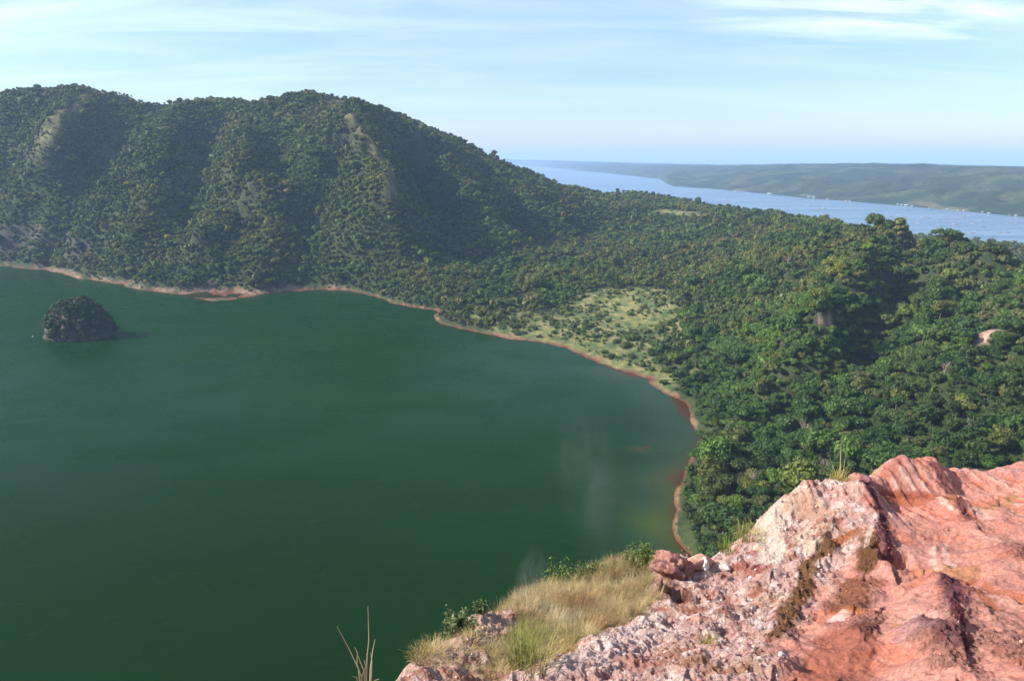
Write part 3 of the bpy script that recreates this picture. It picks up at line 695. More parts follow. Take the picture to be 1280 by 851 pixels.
def stone_mesh(seed, n=4, amp=.28):
    rg = np.random.default_rng(seed); cv, cf = cubesphere(n)
    # weld
    key = np.round(cv, 4); u_, inv = np.unique(key, axis=0, return_inverse=True); cf = inv.reshape(-1)[cf]; cv = u_
    d = np.array([mnoise.fractal(Vector(v * 1.3 + seed), 1, 2, 4) for v in cv]); cut = rg.normal(0, 1, (5, 3)); cut /= np.linalg.norm(cut, axis=1, keepdims=True)
    v = cv * (1 + amp * d[:, None])
    for c in cut:
        q_ = v @ c; v = v - np.maximum(q_ - .66, 0)[:, None] * c * .85
    return v * [1, rg.uniform(.7, 1), rg.uniform(.55, .8)], cf
stones = [mesh_np('stone', *stone_mesh(40 + i, 4), link=False).data for i in range(6)]
M_redrock = simple_mat('shore_rock', (.20, .10, .085), .9, .4, 1.2); M_shr = stones[0].copy(); M_shr.materials.append(M_redrock)
for i, (px, py, s_) in enumerate([(862, 686, 1.5), (856, 679, 1.0), (868, 692, 1.7), (851, 668, .8), (873, 697, 1.3), (846, 660, .7), (859, 694, 1.0), (866, 678, .9), (853, 688, .8)]):
    me_ = stones[i % 6].copy(); me_.materials.clear(); me_.materials.append(M_redrock)
    x, y, z = W(px, py, .2); o = bpy.data.objects.new('shore_rock', me_); COL.objects.link(o); o.location = (x, y, .3); o.scale = (s_,) * 3; o.rotation_euler = (0, 0, i * 1.3)
    tag(o, 'reddish boulder in the pile at the water edge just beyond the red outcrop', 'rock', 'boulders piled at the water edge')

# far shore houses, fish pens on the open lake
M_wall = simple_mat('plaster', (.5, .49, .47), .8, .08, .1); M_roofs = [simple_mat('tin_roof', c_, .6, .1, .1) for c_ in ((.62, .62, .62), (.35, .12, .08), (.5, .52, .56))]
def boxv(a, b):
    V = np.array([(x, y, z) for z in (a[2], b[2]) for y in (a[1], b[1]) for x in (a[0], b[0])], float); return V, np.array([(0, 2, 3, 1), (4, 5, 7, 6), (0, 1, 5, 4), (2, 6, 7, 3), (0, 4, 6, 2), (1, 3, 7, 5)])
wall_me = mesh_np('wall', *boxv((-1, -.6, 0), (1, .6, .8)), M_wall, smooth=False, link=False).data
rv = np.array([(-1.1, -.72, .8), (1.1, -.72, .8), (1.1, .72, .8), (-1.1, .72, .8), (-1.1, 0, 1.2), (1.1, 0, 1.2)]); rf_ = np.array([(0, 1, 5, 4), (2, 3, 4, 5), (3, 0, 4, 4), (1, 2, 5, 5), (0, 3, 2, 1)])
roof_me = []
for mm in M_roofs:
    me = bpy.data.meshes.new('roof'); me.from_pydata([tuple(v) for v in rv], [], [(0, 1, 5, 4), (2, 3, 4, 5), (3, 0, 4), (1, 2, 5), (0, 3, 2, 1)]); me.materials.append(mm); roof_me.append(me)
HS = [(745, 214.3, 60), (737, 213.8, 40), (919, 240.2, 11), (961.5, 243.6, 15), (1011, 247.3, 11), (1017, 247.8, 10), (1034, 249.6, 8), (1058, 251.6, 7), (1062, 252, 7), (1122, 256.4, 7), (1127, 256.9, 8), (1133, 257.6, 12), (1140, 258.2, 7), (1162, 260.4, 6), (1184, 262.6, 7), (1197, 263.4, 6), (1205, 264.4, 7), (1228, 266.2, 6), (1236, 267.2, 7), (1262, 269.2, 6), (1270, 270.2, 7)]
near_word = {0: 'largest pale building on the distant far-left shore of the open lake'}
for i, (px, py, s_) in enumerate(HS):
    s_ *= .6
    x, y, z = W(px, py - .6, 2)
    e = empty('house', (x, y, 1.0), rng.uniform(-.6, .6)); e.scale = (s_, s_, s_ * .75)
    tag(e, 'large pale building on the hazy shore farthest across the open blue lake' if i < 2 else 'small pale house on the shore at the foot of the hazy far hills', 'house', 'pale buildings on the hazy farthest shore' if i < 2 else 'small houses along the far lake shore')
    for me_, nm in ((wall_me, 'wall'), (roof_me[i % 3 if i % 3 != 1 else (1 if i % 2 else 2)], 'roof')):
        o = bpy.data.objects.new(nm, me_); COL.objects.link(o); o.parent = e
M_raft = simple_mat('weathered_bamboo', (.22, .19, .16), .9, .2, .3); M_raft2 = simple_mat('pale_bamboo', (.36, .36, .34), .9, .1, .3)
def penmesh(name, mat):
    parts = []
    for k_ in (-1, -.33, .33, 1): parts += [boxv((-1.02, k_ * .7 - .04, 0), (1.02, k_ * .7 + .04, .05)), boxv((k_ - .03, -.72, .004), (k_ + .03, .72, .046))]
    V, F = join(parts); return mesh_np(name, V, F, mat, smooth=False, link=False).data
pm = [penmesh('fish_pen', M_raft), penmesh('fish_pen', M_raft2)]
hutv = [boxv((-.16, -.12, .05), (.16, .12, .26)), boxv((-.2, -.16, .26), (.2, .16, .3))]
V, F = join(hutv); hut_me = mesh_np('hut', V, F, M_wall, smooth=False, link=False).data
rg = np.random.default_rng(77); pens = [(1123, 269, 1, 1), (1226, 276, 1, 1), (1258, 279, 1, 1), (1154, 271, 1, 0), (1072, 263.5, 0, 0), (1080, 266, 0, 0)]
for i in range(60):
    px = rg.uniform(905, 1272); top = np.interp(px, [900, 1000, 1100, 1200, 1280], [240, 250, 258.5, 268, 276]); bot = np.interp(px, [900, 1000, 1060, 1130, 1200, 1280], [257, 272, 281, 279, 291, 300]); pens.append((px, rg.uniform(top, bot), int(rg.random() < .3), int(rg.random() < .12)))
for i, (px, py, w_, hut) in enumerate(pens):
    x, y, z = W(px, py); e = empty('fish_pen', (x, y, .15), rg.uniform(-.5, .3) - .4); s_ = rg.uniform(5, 11); e.scale = (s_, s_, s_)
    tag(e, ('whitish' if w_ else 'grey-brown') + ' bamboo fish pen ' + ('with a small hut ' if hut else '') + 'floating on the open blue lake', 'fish pen', ('whitish' if w_ else 'grey-brown') + (' fish pens with huts' if hut else ' fish pens') + ' on the open lake')
    o = bpy.data.objects.new('raft', pm[w_]); COL.objects.link(o); o.parent = e
    if hut: o = bpy.data.objects.new('hut', hut_me); COL.objects.link(o); o.parent = e
print('small things', round(time.time() - T0, 1))
#@@TREES_END
#@@FG_BEGIN
# ------------------------------------------------------------------ the rock rim underfoot
FP = [(1280, 582, 25), (1280, 620, 22), (1280, 660, 19.5), (1280, 700, 17), (1280, 750, 14.3), (1280, 800, 12), (1280, 851, 10.3), (1400, 575, 27), (1400, 700, 17.5), (1400, 851, 10.8), (1550, 570, 29), (1550, 851, 12),
      (1220, 590, 24.2), (1190, 584, 24), (1160, 577, 23), (1120, 578, 22.6), (1140, 610, 21.6), (1110, 620, 21), (1170, 622, 21.4), (1210, 612, 22.4), (1240, 605, 23), (1150, 645, 20.4), (1200, 655, 20), (1240, 645, 20.6), (1215, 690, 17.9), (1170, 680, 18.3), (1150, 700, 17), (1150, 730, 15.6), (1150, 760, 14), (1150, 800, 12.3), (1150, 851, 10.2), (1210, 740, 15.0), (1230, 790, 12.4), (1215, 851, 10.2),
      (1095, 595, 21.8), (1070, 600, 21), (1082, 625, 20), (1095, 650, 19), (1104, 672, 18.0), (1110, 695, 17), (1100, 740, 15.3), (1085, 765, 14.2), (1075, 790, 13), (1060, 851, 10.6), (1130, 680, 17.9), (1125, 650, 19.4),
      (1055, 612, 20.8), (1030, 615, 20.6), (1000, 618, 20.3), (980, 632, 19.9), (965, 650, 19.5), (945, 677, 19), (920, 682, 18.8), (900, 690, 18.3), (885, 698, 18), (870, 703, 17.5), (845, 703, 17), (820, 704, 16.7), (826, 735, 15.2), (860, 740, 15.2), (832, 752, 14.5), (900, 760, 14.8), (900, 725, 16.4), (930, 735, 16.2), (960, 720, 16.8), (960, 690, 18.2), (1000, 680, 18.3), (1030, 650, 19.4), (1000, 650, 19.5), (1030, 700, 17.2), (1060, 690, 17.3),
      (980, 780, 13.6), (1020, 750, 14.9), (900, 820, 11.8), (830, 800, 12), (860, 775, 13.6), (760, 820, 10.8), (700, 848, 9.6), (740, 806, 11.3), (800, 775, 12.9), (850, 851, 9.8), (950, 851, 10), (920, 800, 12.7), (1000, 820, 11.6),
      (720, 798, 12.7), (790, 760, 14.6), (812, 730, 16.4), (690, 832, 11.2), (700, 760, 14.2), (650, 760, 14.6), (655, 748, 15.4), (690, 732, 16.6), (745, 726, 17.3), (800, 710, 18.0), (760, 745, 15.8), (640, 800, 12.3), (600, 776, 12.8), (640, 770, 13.6), (620, 790, 12.4), (575, 795, 11.7), (560, 806, 11.3), (530, 826, 10.3), (512, 851, 9.4), (560, 840, 10.0), (600, 851, 9.8), (650, 851, 9.8), (495, 872, 8.8), (470, 900, 8), (430, 960, 7), (380, 1040, 6.2)]
FP += [(px, 935, 8.0) for px in range(500, 1500, 110)] + [(px, 1120, 5.4) for px in range(450, 1500, 130)]
FPTS = [PR(*p) for p in FP]
SILF = [(380, 1040, 6.2), (430, 960, 7), (470, 900, 8), (495, 872, 8.8), (512, 851, 9.4), (530, 826, 10.3), (560, 806, 11.3), (600, 776, 12.8), (640, 769, 13.8), (655, 748, 15.4), (690, 732, 16.6), (745, 726, 17.3), (800, 708, 18.0), (845, 702, 17.6), (870, 703, 17.8), (900, 690, 18.5), (945, 677, 19.1), (965, 650, 19.7), (1000, 618, 20.5), (1055, 612, 21), (1095, 594, 22.2), (1120, 578, 22.9), (1160, 577, 23.3), (1190, 584, 24.2), (1222, 590, 24.6), (1280, 582, 25.4), (1400, 575, 27.5), (1550, 570, 30)]
SP3 = [np.array(PR(*p)) for p in SILF]; cen = np.array([9.0, 6.0, 0])
for i, p in enumerate(SP3):
    a_ = SP3[max(i - 1, 0)]; b_ = SP3[min(i + 1, len(SP3) - 1)]; d = (b_ - a_)[:2]; nrm = np.array([-d[1], d[0]]); nrm /= np.linalg.norm(nrm)
    for off, dz_ in ((1.0, 1.5), (2.2, 3.6), (5, 9), (10, 17), (18, 27)):
        FPTS.append((p[0] + nrm[0] * off, p[1] + nrm[1] * off, p[2] - dz_))
FPTS += [(0, 0, 198.3), (3, -4, 198.5), (-2.5, -3, 198), (5, 0, 198.2), (-1.25, 5.87, 195.0), (-3, 1, 196.3), (-4.5, 4.5, 193), (-3, 7, 192.5), (10, 0, 198), (20, 5, 196), (30, 10, 195), (-8, 0, 190), (-14, 8, 178), (-20, -5, 172), (12, 6, 195), (25, 14, 192.5), (35, 22, 190), (45, 30, 186), (-10, 14, 176), (-20, 20, 168), (50, 5, 192)]
fgh = RBF(FPTS, .12)
A4 = np.radians(np.r_[np.linspace(-100, -24, 60), np.linspace(-23.8, 40, 900), np.linspace(40.4, 100, 100)]); R4 = np.r_[np.geomspace(.6, 6.4, 60), np.geomspace(6.45, 27, 560), np.geomspace(27.4, 50, 50)]
fa, frr = np.meshgrid(A4, R4); FXx = frr * np.sin(fa); FYy = frr * np.cos(fa)
FB = fgh(FXx, FYy)
def fdepth_pt(px, py):                  # where a sight line meets the rock: gives the place on the ground for a stain or plant
    dx, dy, dz = [float(v) for v in ray(px, py)]; k = np.linspace(5, 34, 600); hz_ = fgh(dx * k, dy * k); b_ = np.argmax(CAMZ + dz * k < hz_)
    b_ = b_ if (CAMZ + dz * k < hz_).any() else int(np.argmin(CAMZ + dz * k - hz_)); return dx * k[b_], dy * k[b_], hz_[b_]
_c = {}
def G(px, py):
    if (px, py) not in _c: _c[(px, py)] = fdepth_pt(px, py)
    return _c[(px, py)]
def gl(L): return [G(*p)[:2] for p in L]
# rough, crumbling side (left) and smooth side (right)
RIDGE = gl([(1062, 606), (1080, 640), (1095, 665), (1098, 690), (1070, 705), (1030, 735), (1005, 770), (985, 810), (960, 851)])
LEFTP = RIDGE + [G(960, 851)[:2], (1.5, 3), (-12, 3), (-12, 30), (8, 30)] + [G(1056, 603)[:2]]
dR = dpoly(FXx, FYy, LEFTP); inR = inpoly(FXx, FYy, LEFTP)
rough = sstep(-.35, .35, np.where(inR, dR, -dR) + fbm(FXx * 1.3, FYy * 1.3, 3, 401) * .4)
# soil slope under the dry grass
GP = gl([(625, 851), (690, 838), (722, 816), (745, 800), (800, 770), (815, 748), (812, 730), (812, 716)]) + [SP3[11][:2] + [.2, .8], SP3[10][:2] + [0, .9], SP3[9][:2] + [-.6, .6]] + gl([(655, 768), (648, 795), (640, 820), (620, 840)])
dG = dpoly(FXx, FYy, GP); inG = inpoly(FXx, FYy, GP); grassM = sstep(-.25, .25, np.where(inG, dG, -dG) + fbm(FXx * 2, FYy * 2, 3, 402) * .25)
def along(L, w, seed, k=.55):           # soft ragged band round a line on the ground
    d = dpoly(FXx, FYy, gl(L), False) if len(L) > 1 else np.hypot(FXx - G(*L[0])[0], FYy - G(*L[0])[1])
    return 1 - sstep(w * .6, w * 1.25, d + fbm(FXx * 2.6, FYy * 2.6, 4, seed) * w * k * 1.6)
def ridge(L, h, wl, wr):                # asymmetric rib: gentle on its left, steep on its right
    pts = gl(L); d = dpoly(FXx, FYy, pts, False); sgn = np.zeros_like(d); best = np.full(d.shape, 1e9)
    for (x0, y0), (x1, y1) in zip(pts[:-1], pts[1:]):
        ex, ey = x1 - x0, y1 - y0; tt_ = np.clip(((FXx - x0) * ex + (FYy - y0) * ey) / (ex * ex + ey * ey), 0, 1)
        q_ = np.hypot(FXx - x0 - tt_ * ex, FYy - y0 - tt_ * ey); cr_ = ex * (FYy - y0) - ey * (FXx - x0); sgn = np.where(q_ < best, np.sign(cr_), sgn); best = np.minimum(best, q_)
    up = (pts[-1][1] < pts[0][1]); right = (sgn > 0) if up else (sgn < 0)
    w_ = np.where(right, wr, wl); d = d + fbm(FXx * 3, FYy * 3, 3, 403) * .12
    return h * np.exp(-(np.maximum(d, 0) / w_) ** 1.5)
D = fbm(FXx * .55, FYy * .55, 3, 411) * .28 + fbm(FXx * 1.7, FYy * 1.7, 3, 412) * .10
D += .6 * ridge([(1070, 606), (1090, 650), (1100, 690), (1112, 720)], .42, .8, .22)
D += .6 * ridge([(1165, 742), (1182, 765), (1190, 800), (1195, 815)], .38, .8, .22)
D += .6 * ridge([(1125, 808), (1160, 815), (1180, 840), (1190, 870)], .36, .7, .25)
D += .6 * ridge([(1160, 575), (1180, 600), (1205, 640)], .28, .6, .2)
D += .6 * ridge([(1075, 745), (1068, 770)], .25, .5, .25) + .6 * ridge([(1090, 790), (1072, 815), (1050, 860)], .32, .7, .3)
D += .6 * ridge([(1030, 700), (1005, 745), (975, 800), (965, 851)], .34, .7, .28)
D += .6 * ridge([(1185, 640), (1215, 665)], .22, .5, .2) + .6 * ridge([(1250, 640), (1262, 700), (1280, 720)], .2, .8, .4)
D += .6 * ridge([(1240, 780), (1260, 810), (1275, 851)], .25, .7, .3) + .6 * ridge([(955, 660), (975, 690), (965, 730)], .35, .7, .4) + .6 * ridge([(1010, 630), (1030, 665), (1020, 700)], .3, .5, .3)
D += .6 * ridge([(880, 710), (925, 715), (950, 740)], .2, .4, .35) + .6 * ridge([(905, 770), (885, 800), (860, 851)], .22, .5, .3) + .6 * ridge([(1180, 690), (1195, 715), (1170, 750)], .12, .5, .2)
D -= along([(857, 748), (848, 740)], .35, 421) * .45 + along([(1120, 712), (1118, 700)], .3, 422) * .25 + along([(1170, 726), (1205, 730)], .4, 423) * .12 + along([(1215, 735), (1240, 745), (1290, 757)], .08, 424) * .1
rg_ = ridged(FXx * 2.6, FYy * 2.6, 4, 431)
D += rough * (rg_ * .12 + ridged(FXx * 7.5, FYy * 7.5, 3, 432) * .038 + fbm(FXx * 18, FYy * 18, 2, 433) * .018) * (1 - grassM * .8)
D += (1 - rough) * (ridged(FXx * 1.9, FYy * 1.9, 3, 434) * .045 + fbm(FXx * 9, FYy * 9, 4, 435, .6) * .03 + ridged(FXx * 6, FYy * 6, 3, 436) * .012)
# strata dipping across the far mound
a1 = np.array(G(1120, 582)[:2]); a2_ = np.array(G(1195, 650)[:2]); sd2 = (a2_ - a1) / np.linalg.norm(a2_ - a1); pu = FXx * -sd2[1] + FYy * sd2[0]; pv = FXx * sd2[0] + FYy * sd2[1]
strat = fbm(pu * 5.5, pv * .35, 3, 441); strat2 = fbm(pu * 2.2, pv * .25, 2, 442)
crag = np.zeros_like(D)
for L_, w_ in [([(1078, 615), (1092, 635), (1103, 655), (1106, 668), (1110, 700)], .2), ([(1180, 738), (1192, 755), (1198, 785), (1196, 802)], .28), ([(1160, 806), (1180, 825), (1188, 850)], .35), ([(1036, 690), (1030, 712), (1008, 722), (1003, 750), (985, 780), (972, 815)], .3), ([(1086, 690), (1080, 722)], .25), ([(1074, 738), (1062, 752), (1050, 772)], .35), ([(1085, 790), (1075, 815)], .25), ([(1163, 588), (1178, 606), (1192, 628)], .15), ([(1196, 642), (1212, 660)], .15), ([(1250, 800), (1268, 840)], .25), ([(1258, 690), (1280, 715)], .2)]:
    crag = np.maximum(crag, along(L_, w_, 600, .9))
D += crag * (ridged(FXx * 7, FYy * 7, 4, 437, .6) * .07 + fbm(FXx * 20, FYy * 20, 2, 438) * .025)
mound = 1 - sstep(1.6, 2.6, dpoly(FXx, FYy, gl([(1085, 605), (1130, 600), (1180, 605)]), False))
D += mound * strat * .10 + (1 - rough) * strat2 * .05
near_cam = sstep(3.5, 6.5, frr); FZ = FB + D * near_cam
# colours: mineral staining of the rock, plus shade painted on right rib faces
c1 = fbm(FXx * .7, FYy * .7, 4, 451); c2 = fbm(FXx * 3.1, FYy * 3.1, 4, 452); c3 = fbm(FXx * 9, FYy * 9, 3, 453); c4 = fbm(FXx * 24, FYy * 24, 2, 454)
FC = np.broadcast_to(L3((.51, .228, .170)), FXx.shape + (3,)).copy()
FC = mix(FC, L3((.54, .26, .20)), sstep(-.1, .35, c1)); FC = mix(FC, L3((.50, .17, .10)), sstep(.05, .4, -c1 + c2 * .3) * .8)
FC = mix(FC, L3((.36, .16, .14)), sstep(.0, .35, strat2 + c2 * .3) * .5)
FC = mix(FC, L3((.58, .36, .29)), sstep(.2, .4, strat) * (.35 + .5 * mound)); FC = mix(FC, L3((.45, .12, .06)), sstep(.12, .35, -strat + c2 * .2) * (mound * .75))
FC = mix(FC, L3((.30, .12, .09)), sstep(.18, .42, c3 + c2 * .4) * .35)
LC_ = mix(np.broadcast_to(L3((.50, .31, .26)), FC.shape), L3((.66, .52, .45)), sstep(.0, .4, c2 + c3 * .4)); LC_ = mix(LC_, L3((.33, .13, .10)), sstep(.08, .4, -c2 + c1 * .5)); LC_ = mix(LC_, L3((.20, .10, .08)), sstep(.2, .45, -c3 + c2 * .2) * .7)
LC_ = mix(LC_, L3((.40, .25, .12)), sstep(.1, .35, c1 + c3 * .3) * .35)
FC = mix(FC, LC_, rough)
def paint(L, w_, col, s_=.9, seed=500, k=.55):
    global FC
    FC = mix(FC, L3(col), along(L, w_, seed + len(L), k) * s_)
DR, BK, BM, MR, OC, WH = (.33, .105, .055), (.28, .10, .055), (.14, .065, .025), (.17, .06, .065), (.38, .18, .09), (.70, .52, .44)
paint([(1110, 622), (1140, 626), (1165, 632), (1200, 640)], .26, DR, .9, 501, .3); paint([(1195, 640), (1235, 638), (1258, 628), (1262, 620)], .2, OC, .8, 502)
paint([(1120, 620), (1155, 624)], .14, (.22, .06, .03), .6, 541); paint([(1172, 724), (1200, 724)], .42, OC, .85, 503, .3); paint([(1210, 730), (1235, 742), (1290, 757)], .09, DR, .8, 504); paint([(1205, 745), (1230, 755), (1252, 768)], .08, DR, .8, 505)
paint([(1036, 690), (1030, 712), (1008, 722), (1003, 750)], .19, BM, .92, 506, .8); paint([(998, 762), (985, 780), (978, 800), (972, 815)], .22, BM, .92, 507, .8)
paint([(1075, 672), (1040, 694)], .14, (.40, .13, .05), .85, 508); paint([(1086, 690), (1082, 712), (1078, 722)], .2, BM, .9, 509)
paint([(1074, 738), (1066, 752), (1050, 772)], .33, BK, .85, 510); paint([(1038, 776), (1060, 778), (1088, 780)], .09, (.45, .15, .05), .8, 511)
paint([(1052, 815), (1040, 835), (1030, 870)], .50, (.30, .10, .06), .8, 512, .5); paint([(1075, 800), (1078, 815)], .2, MR, .6, 513)
paint([(1078, 615), (1092, 635), (1103, 655), (1106, 668)], .13, MR, .92, 514); paint([(1098, 672), (1108, 690), (1104, 705)], .15, MR, .85, 515)  # maroon on right rib faces, here and below, also paints their shaded side
paint([(1180, 738), (1192, 755), (1196, 775)], .22, (.17, .06, .08), .9, 516); paint([(1190, 780), (1196, 802)], .09, (.12, .03, .04), .9, 517); paint([(1168, 808), (1180, 820), (1186, 832)], .25, MR, .75, 518)
paint([(1150, 805), (1140, 825)], .25, (.34, .19, .19), .6, 542)
paint([(1163, 588), (1178, 606), (1192, 628)], .10, MR, .85, 519); paint([(1118, 588), (1112, 596)], .22, (.30, .09, .06), .7, 520); paint([(1196, 642), (1208, 656)], .1, MR, .85, 521)
paint([(1166, 690), (1166, 705), (1172, 718)], .07, WH, .35, 522); paint([(1180, 685), (1182, 705), (1192, 716)], .06, WH, .35, 523); paint([(1172, 636), (1186, 650)], .08, WH, .5, 524)
paint([(1046, 782), (1038, 795)], .16, WH, .7, 525); paint([(1095, 652), (1080, 700)], .05, WH, .6, 526); paint([(975, 640), (960, 670), (966, 720)], .3, (.62, .52, .42), .75, 527); paint([(1000, 640), (1030, 660)], .4, (.45, .26, .16), .5, 528)
paint([(852, 742), (860, 752)], .26, (.13, .035, .03), .9, 529); paint([(935, 722), (945, 735)], .32, (.30, .085, .06), .75, 530); paint([(1122, 800), (1121, 808)], .12, OC, .8, 531)
paint([(760, 838), (800, 812), (840, 790)], .3, (.66, .50, .44), .5, 532); paint([(700, 846), (760, 812), (820, 770)], .22, (.68, .54, .48), .6, 533); paint([(790, 840), (840, 830)], .3, (.34, .13, .09), .6, 534); paint([(1000, 690), (1010, 705)], .2, (.60, .48, .36), .7, 535)
paint([(600, 776), (570, 800), (540, 830)], .6, (.50, .34, .27), .6, 536)
dirt = mix(np.broadcast_to(L3((.22, .15, .10)), FC.shape), L3((.36, .25, .16)), sstep(-.2, .3, c2)); FC = mix(FC, dirt, grassM)
# lower cliff faces below the rim: weathered brown scree with scrub
low = sstep(2.0, 6.0, (CAMZ - 9.6) - FZ) ; FC = mix(FC, mix(np.broadcast_to(L3((.13, .12, .05)), FC.shape), L3((.25, .17, .12)), sstep(0, .3, c1)), low)
FC *= ((.84 + .2 * rough) * (1 + c4 * .28))[..., None]

m, t = newmat('altered_volcanic_rock'); M_rock = m
g = t.n('ShaderNodeNewGeometry'); a = t.n('ShaderNodeAttribute', _attribute_name='Col'); ro = t.n('ShaderNodeAttribute', _attribute_name='rough')
n1 = t.noise(g.outputs['Position'], 14, 8, .7); n2 = t.noise(g.outputs['Position'], 60, 4, .7)
k1 = t.ramp(n1, [(.28, (.70, .63, .62)), (.5, (1, 1, 1)), (.75, (1.25, 1.27, 1.3))]); k2 = t.ramp(n2, [(.33, (.58, .52, .50)), (.5, (1, 1, 1)), (.72, (1.28, 1.28, 1.3))])
c_ = t.mixc(1.0, a.outputs['Color'], k1, 'MULTIPLY'); c_ = t.mixc(.8, c_, k2, 'MULTIPLY')
vo = t.n('ShaderNodeTexVoronoi', Scale=11.0, _feature='DISTANCE_TO_EDGE'); wv = t.mixc(.12, g.outputs['Position'], t.n('ShaderNodeTexNoise', Scale=4).outputs[1]); t.l(g.outputs['Position'], vo.inputs['Vector'])
vs = t.n('ShaderNodeTexVoronoi', Scale=34.0); t.l(g.outputs['Position'], vs.inputs['Vector'])
wv2 = t.n('ShaderNodeVectorMath', _operation='ADD'); nd = t.n('ShaderNodeTexNoise', Scale=1.3, Detail=5, Roughness=.65); t.l(g.outputs['Position'], nd.inputs['Vector']); t.l(g.outputs['Position'], wv2.inputs[0]); t.l(nd.outputs[1], wv2.inputs[1]); vc = t.n('ShaderNodeTexVoronoi', Scale=1.5, _feature='DISTANCE_TO_EDGE'); t.l(wv2.outputs[0], vc.inputs['Vector']); crk = t.ramp(vc.outputs[0], [(.004, (.5, .42, .42)), (.03, (1, 1, 1))]); c_ = t.mixc(t.math('MULTIPLY', t.ramp(n1, [(.4, (0,) * 3), (.55, (1,) * 3)]), .8), c_, t.mixc(1.0, c_, crk, 'MULTIPLY'))
spk = t.ramp(vs.outputs['Distance'], [(.10, (.40, .34, .34)), (.24, (1, 1, 1))]); c_ = t.mixc(t.math('MULTIPLY', t.ramp(n1, [(.45, (0,) * 3), (.6, (1,) * 3)]), .75), c_, t.mixc(1.0, c_, spk, 'MULTIPLY'))
b = t.n('ShaderNodeBsdfPrincipled', Roughness=.92); b.inputs['Specular IOR Level'].default_value = .15; t.l(c_, b.inputs['Base Color'])
hgt = t.math('ADD', t.math('MULTIPLY', n1, 1.0), t.math('MULTIPLY', n2, .35)); 
bn = t.n('ShaderNodeBump', Distance=.09); t.l(t.math('ADD', .55, t.math('MULTIPLY', ro.outputs['Fac'], .45)), bn.inputs['Strength']); t.l(hgt, bn.inputs['Height']); t.l(bn.outputs[0], b.inputs['Normal'])
o = t.n('ShaderNodeOutputMaterial'); t.l(b.outputs[0], o.inputs[0])
o = mesh_np('rocky_ground', np.stack([FXx, FYy, FZ], -1).reshape(-1, 3), gridfaces(*FXx.shape)[:, ::-1], M_rock, attrs={'Col': ('FLOAT_COLOR', np.c_[FC.reshape(-1, 3), np.ones(FXx.size)]), 'rough': ('FLOAT', np.maximum(rough, crag).ravel())})
tag(o, kind='structure')
def fz_at(x, y):
    x = np.asarray(x, float); y = np.asarray(y, float); a_ = np.arctan2(x, y); r_ = np.hypot(x, y)
    i = np.clip(np.searchsorted(R4, r_), 1, len(R4) - 1); j = np.clip(np.searchsorted(A4, a_), 1, len(A4) - 1)
    u_ = (r_ - R4[i - 1]) / (R4[i] - R4[i - 1]); v_ = (a_ - A4[j - 1]) / (A4[j] - A4[j - 1])
    return (FZ[i - 1, j - 1] * (1 - u_) + FZ[i, j - 1] * u_) * (1 - v_) + (FZ[i - 1, j] * (1 - u_) + FZ[i, j] * u_) * v_
def GZ(px, py):
    x, y, _ = G(px, py); return x, y, float(fz_at(x, y))
print('foreground', round(time.time() - T0, 1))

# loose stones on the crumbling side
rg = np.random.default_rng(31); n_ = 8000
sx_ = rg.uniform(-4, 13, n_ * 3); sy_ = rg.uniform(7, 22, n_ * 3); ii = np.hypot(sx_, sy_)
ri_ = np.clip(np.searchsorted(R4, ii), 0, len(R4) - 1); ai_ = np.clip(np.searchsorted(A4, np.arctan2(sx_, sy_)), 0, len(A4) - 1)
pr_ = (.07 + .6 * crag[ri_, ai_] + rough[ri_, ai_]) * (1 - .85 * grassM[ri_, ai_]) * (.25 + sstep(-.2, .3, fbm(sx_ * 1.2, sy_ * 1.2, 2, 461)))
kk = (rg.random(n_ * 3) < pr_) & (FZ[ri_, ai_] > CAMZ - 11); sx_, sy_, ri_, ai_ = sx_[kk][:n_], sy_[kk][:n_], ri_[kk][:n_], ai_[kk][:n_]; n_ = len(sx_)
stC = bpy.data.collections.new('stone_forms')
m, t = newmat('loose_stone'); a = t.n('ShaderNodeAttribute', _attribute_name='tint', _attribute_type='INSTANCER'); g = t.n('ShaderNodeNewGeometry')
c_ = t.mixc(1.0, a.outputs['Color'], t.ramp(t.noise(g.outputs['Position'], 40, 4, .6), [(.3, (.7,) * 3), (.7, (1.25,) * 3)]), 'MULTIPLY')
b = t.n('ShaderNodeBsdfPrincipled', Roughness=.9); b.inputs['Specular IOR Level'].default_value = .15; t.l(c_, b.inputs['Base Color']); o = t.n('ShaderNodeOutputMaterial'); t.l(b.outputs[0], o.inputs[0]); M_stone = m
for i in range(6):
    V, F = stone_mesh(140 + i, 2, .35); so_ = mesh_np('stone_form_%d' % i, V, F, M_stone, smooth=False, link=False); stC.objects.link(so_)
ss_ = .012 * np.exp(rg.normal(0, .6, n_)); ss_ = np.clip(ss_, .006, .07)
tin = FC[ri_, ai_] * rg.uniform(.7, 1.35, (n_, 1)); tin = mix(tin, L3((.60, .47, .41)), (rg.random(n_) < .22) * .6 * rough[ri_, ai_]); tin = mix(tin, L3((.22, .08, .07)), (rg.random(n_) < .15) * .7)
o = gn_scatter('rubble', np.c_[sx_, sy_, fz_at(sx_, sy_) + ss_ * .2], np.c_[ss_, ss_, ss_], rg.uniform(0, 6.28, (n_, 3)), rg.integers(0, 6, n_), np.c_[tin, np.ones(n_)], stC)
tag(o, 'loose pink and white stones strewn over the crumbling red rock', 'rubble', kind='stuff')

